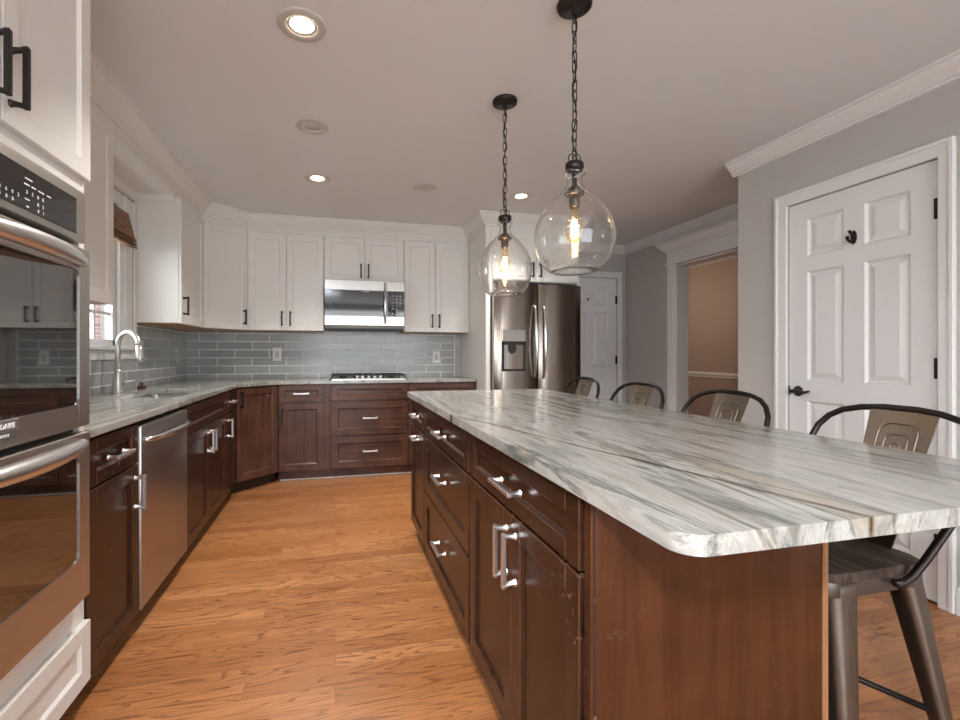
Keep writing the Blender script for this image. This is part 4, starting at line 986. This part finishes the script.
# ------------------------------------------------------------------ bar stools
def make_stool(yc, label):
    x0 = 1.275                         # seat centre
    t = Thing('bar_stool', label, 'bar stool', (x0, yc, 0), 'metal bar stools along the island')
    W = Fr((x0, yc, 0), (1, 0, 0), (0, 1, 0))
    zs = 0.645; hw = 0.165; hy = 0.145
    bm = bm_(); prism(bm, [(x0+p[0], yc+p[1]) for p in rrect(-hw, hw, -hy, hy, 0.04)], zs-0.024, zs, bev=0.005); t.part('seat', bm, M['seat'], sm=True)
    bm = bm_(); prism(bm, [(x0+p[0], yc+p[1]) for p in rrect(-hw+0.006, hw-0.006, -hy+0.006, hy-0.006, 0.04)], zs-0.062, zs-0.0245, bev=0.003); t.part('seat_pan', bm, M['gun'], sm=True)
    for sx in (-1, 1):
        for sy in (-1, 1):
            bm = bm_(); tt = bmesh.new(); rings = []
            for f, (z, e, wd) in enumerate(((0.0, 1.0, 0.034), (0.03, 0.95, 0.038), (0.28, 0.53, 0.056), (0.52, 0.13, 0.076), (zs-0.055, 0.0, 0.084), (zs-0.028, 0.0, 0.084))):
                wd *= 1.0 if sx < 0 else 0.74; cx, cy = x0+(-0.092-0.055*e if sx < 0 else 0.148+0.082*e), yc+sy*(0.098+0.085*e)
                k = wd/2; pts = rrect(-k, k, -k, k, k*0.55, 3)
                rings.append([tt.verts.new((cx+p[0], cy+p[1], z)) for p in pts])
            for A, B in zip(rings, rings[1:]):
                for i in range(len(A)): tt.faces.new((A[i], A[(i+1) % len(A)], B[(i+1) % len(A)], B[i]))
            tt.faces.new(rings[0][::-1]); tt.faces.new(rings[-1]); bmesh.ops.recalc_face_normals(tt, faces=tt.faces[:])
            for f in tt.faces: f.smooth = True
            merge(bm, tt); lg = t.part('leg', bm, M['gunlight'])
            bm = bm_(); lathe(bm, [(0, 0), (0.020, 0), (0.021, 0.012), (0.018, 0.016), (0, 0.016)], (x0+(-0.147 if sx < 0 else 0.229), yc+sy*0.183, 0.0), 14); t.part('foot_cap', bm, M['black'], lg)
    for s_ in (-1, 1):
        bm = bm_(); tube(bm, [(x0-0.112, yc+s_*0.142, 0.345+0.006*s_), (x0+0.178, yc-s_*0.142, 0.262+0.006*s_)], 0.0080, 8); t.part('cross_brace', bm, M['tube'])
    # bent tube back
    bm = bm_(); pts = []
    prof = [(0.150, 0.608, 0.036), (0.156, 0.609, 0.054), (0.162, 0.625, 0.077), (0.171, 0.665, 0.105), (0.186, 0.75, 0.160), (0.200, 0.84, 0.222), (0.204, 0.89, 0.244), (0.196, 0.93, 0.262), (0.174, 0.963, 0.277), (0.142, 0.985, 0.289), (0.095, 0.998, 0.298), (0.04, 1.004, 0.303)]
    pts = [(x0+dx, yc+a, z) for a, z, dx in prof]+[(x0+dx, yc-a, z) for a, z, dx in prof[::-1]]
    tube(bm, pts, 0.0092, 10); bk = t.part('back_hoop', bm, M['tube'])
    for sy in (-1, 1):
        bm = bm_(); disc(bm, 0.014, 0.012, (x0+0.052, yc+sy*0.156-0.006, 0.606), 'y', 14, 0.003); t.part('bolt', bm, M['tube'], bk)
    # splat with embossed arches
    SFt = lambda a, z: Vector((x0+0.155+(z-0.64)*0.40, yc-0.012+a, z))
    bm = bm_(); tt = bmesh.new(); nx, nz = 6, 8
    for off in (0.0, 0.004):
        g = [[tt.verts.new(SFt((-1+2*i/nx)*(0.058+0.022*(j/nz)), 0.625+0.372*j/nz)+Vector((-off-0.006*(1-(-1+2*i/nx)**2)*-1, 0, 0))) for i in range(nx+1)] for j in range(nz+1)]
        for j in range(nz):
            for i in range(nx): tt.faces.new((g[j][i], g[j][i+1], g[j+1][i+1], g[j+1][i]))
        if off == 0.0: g0 = g
    for j in range(nz):
        for i_ in (0, nx): tt.faces.new((g0[j][i_], g0[j+1][i_], g[j+1][i_], g[j][i_]))
    for i in range(nx):
        for j_ in (0, nz): tt.faces.new((g0[j_][i], g0[j_][i+1], g[j_][i+1], g[j_][i]))
    bmesh.ops.recalc_face_normals(tt, faces=tt.faces[:]); merge(bm, tt)
    for wd, top in ((0.046, 0.962), (0.027, 0.932), (0.011, 0.908)):
        r_a = wd*0.45+0.006; ar = [(-wd, 0.72)]+[(-wd+r_a-r_a*math.cos(a), top-r_a+r_a*math.sin(a)) for a in [PI/2*k/5 for k in range(6)]]+[(wd-r_a+r_a*math.sin(a), top-r_a+r_a*math.cos(a)) for a in [PI/2*k/5 for k in range(6)]]+[(wd, 0.72)]
        tube(bm, [SFt(a, z)+Vector((-0.0045+0.006*(1-(a/0.06)**2), 0, 0)) for a, z in ar], 0.0032, 6)
    t.part('splat', bm, M['splat'], bk)
    return t.root
st = make_stool(0.962, 'metal bar stool nearest the camera, its wooden seat in view beside the island panel')
for yc, lb in ((1.53, 'metal bar stool second from the camera, in front of the pantry wall corner'), (2.075, 'metal bar stool third from the camera, its back below the grey wall'), (2.625, 'metal bar stool farthest from the camera, beside the refrigerator')):
    k = copy_tree(st); k.location.y = yc; k['label'] = lb

# ------------------------------------------------------------------ pendants
def pendant(x, y, rs, label, twist):
    t = Thing('pendant_light', label, 'pendant lamp', (x, y, ZC), 'glass jug pendants over the island')
    bm = bm_(); lathe(bm, [(0, ZC-0.0005), (0.063, ZC-0.0005), (0.065, ZC-0.004), (0.063, ZC-0.017), (0.056, ZC-0.020), (0.012, ZC-0.021), (0.010, ZC-0.045), (0, ZC-0.045)], (x, y, 0), 32); t.part('canopy', bm, M['bronze'])
    ztop = 1.905
    bm = bm_(); L = 0.045; pitch = 0.0375; n_ = int((ZC-0.04-ztop)/pitch)
    for k in range(n_+1):
        zc = ZC-0.055-k*(ZC-0.055-ztop-0.0)/n_; a = twist+(PI/2 if k % 2 else 0)+0.25*math.sin(k*1.3)
        hx = 0.0098; hl = L/2
        pts = []
        for j in range(14):
            th_ = 2*PI*j/14; px_ = hx*math.cos(th_); pz = (hl-hx)*(1 if math.sin(th_) > 0 else -1)*(abs(math.sin(th_)) > 1e-6)+hx*math.sin(th_)
            pts.append((x+px_*math.cos(a), y+px_*math.sin(a), zc+pz))
        tube(bm, pts, 0.0022, 6, close=True)
    t.part('chain', bm, M['bronze'])
    bm = bm_(); pts = [(x+0.009*math.sin(k*1.1+twist), y+0.007*math.cos(k*0.9), ZC-0.04-(ZC-0.04-1.88)*k/18) for k in range(19)]; tube(bm, pts, 0.0026, 6); t.part('cord', bm, M['black'])
    bm = bm_()
    for s_ in (-1, 1):
        tube(bm, [(x+0.010*s_+0.015*math.cos(2*PI*k/12), y, 1.892+0.017*math.sin(2*PI*k/12)) for k in range(12)], 0.0022, 6, close=True)
    lathe(bm, [(0, 1.876), (0.030, 1.876), (0.034, 1.872), (0.034, 1.852), (0.030, 1.846), (0, 1.846)], (x, y, 0), 28)
    t.part('cap', bm, M['bronze'])
    # blown jug: outer then inner skin
    R = 0.148*rs
    out = [(0.024, 1.862), (0.026, 1.850), (0.037, 1.845), (0.040, 1.836), (0.036, 1.828), (0.027, 1.822), (0.026, 1.808), (0.029, 1.792), (0.040*rs, 1.775), (0.062*rs, 1.755), (0.090*rs, 1.728), (0.118*rs, 1.692), (0.137*rs, 1.655), (R*0.99, 1.625), (R, 1.598), (R*0.985, 1.570), (R*0.94, 1.540), (R*0.86, 1.510), (R*0.75, 1.486), (R*0.64, 1.472), (R*0.56, 1.467), (R*0.46, 1.470), (R*0.30, 1.482), (R*0.12, 1.489), (0, 1.490)]
    inn = [(0, 1.4925), (R*0.12, 1.4915), (R*0.30, 1.4845), (R*0.46, 1.4725), (R*0.56, 1.4695)]+[(r-0.0025, z+0.0006) for r, z in out[19:0:-1]]+[(out[0][0]-0.0025, out[0][1])]
    bm = bm_(); lathe(bm, out+inn+out[:1], (x, y, 0), 48); t.part('glass_globe', bm, M['globe'])
    bm = bm_(); lathe(bm, [(0, 1.846), (0.010, 1.846), (0.010, 1.785), (0.022, 1.780), (0.036, 1.764), (0.037, 1.756), (0.033, 1.752), (0.020, 1.751), (0.019, 1.712), (0.016, 1.706), (0, 1.706)], (x, y, 0), 24); so = t.part('socket', bm, M['gun'])
    bm = bm_(); lathe(bm, [(0, 1.7058), (0.013, 1.7058), (0.0135, 1.690), (0.020, 1.668), (0.030, 1.640), (0.032, 1.618), (0.028, 1.596), (0.016, 1.580), (0, 1.576)], (x, y, 0), 24); bu = t.part('bulb', bm, M['bulbglass'])
    bm = bm_()
    for k in range(6):
        a0, a1 = 2*PI*k/6, 2*PI*(k+0.5)/6
        tube(bm, [(x+0.009*math.cos(a0), y+0.009*math.sin(a0), 1.66), (x+0.013*math.cos(a1), y+0.013*math.sin(a1), 1.60)], 0.0022, 5)
    lathe(bm, [(0, 1.665), (0.007, 1.66), (0.0095, 1.635), (0.0095, 1.615), (0.006, 1.595), (0, 1.592)], (x, y, 0), 10)
    t.part('filament', bm, M['filament'], bu)
    lt = bpy.data.lights.new('pendant_bulb_light', 'POINT'); lt.energy = 2.5; lt.color = (1.0, 0.7, 0.42); lt.shadow_soft_size = 0.012
    lo = bpy.data.objects.new('pendant_bulb_light', lt); C.objects.link(lo); lo.location = (x, y, 1.62)
M['bulbglass'] = thin_glass('amber_bulb_glass', (1.0, 0.88, 0.66), 0.06, 0.5)
pendant(0.873, 1.537, 1.0, 'clear glass jug pendant on a chain, the nearer and larger-looking one', 0.3)
pendant(0.858, 2.213, 0.945, 'clear glass jug pendant on a chain, the farther one above the island', 0.9)

# ------------------------------------------------------------------ recessed ceiling lights
CG = 'recessed ceiling lights'
def can(x, y, on, label):
    t = Thing('recessed_light', label, 'ceiling light', (x, y, ZC), CG)
    bm = bm_(); lathe(bm, [(0.058, -0.0005), (0.096, -0.0005), (0.096, -0.003), (0.090, -0.006), (0.066, -0.008), (0.058, -0.004)], (x, y, ZC), 40, close=True); t.part('trim_ring', bm, M['ring'])
    bm = bm_(); lathe(bm, [(0.0575, -0.003), (0.046, -0.001), (0.040, -0.0006), (0.046, -0.0005), (0.0575, -0.0007)], (x, y, ZC), 32, close=True); t.part('baffle', bm, M['baffle'])
    bm = bm_(); disc(bm, 0.047, 0.0008, (x, y, ZC-0.0018)); t.part('lens', bm, M['lamp_on'] if on else M['lamp_off'])
    if on:
        lt = bpy.data.lights.new('recessed_lamp_light', 'SPOT'); lt.energy = 58; lt.color = (1.0, 0.96, 0.90); lt.spot_size = math.radians(115); lt.spot_blend = 0.8; lt.shadow_soft_size = 0.05
        lo = bpy.data.objects.new('recessed_lamp_light', lt); C.objects.link(lo); lo.location = (x, y, ZC-0.015)
can(-0.128, 1.890, True, 'lit recessed ceiling light nearest the camera, over the aisle')
can(-0.128, 2.715, False, 'unlit recessed ceiling light over the aisle between two lit ones')
can(-0.128, 3.510, True, 'lit recessed ceiling light over the aisle close to the back cabinets')
can(0.682, 3.504, False, 'unlit recessed ceiling light up from the cabinet right of the microwave')
can(1.507, 3.518, True, 'lit recessed ceiling light between the pendants in front of the refrigerator')
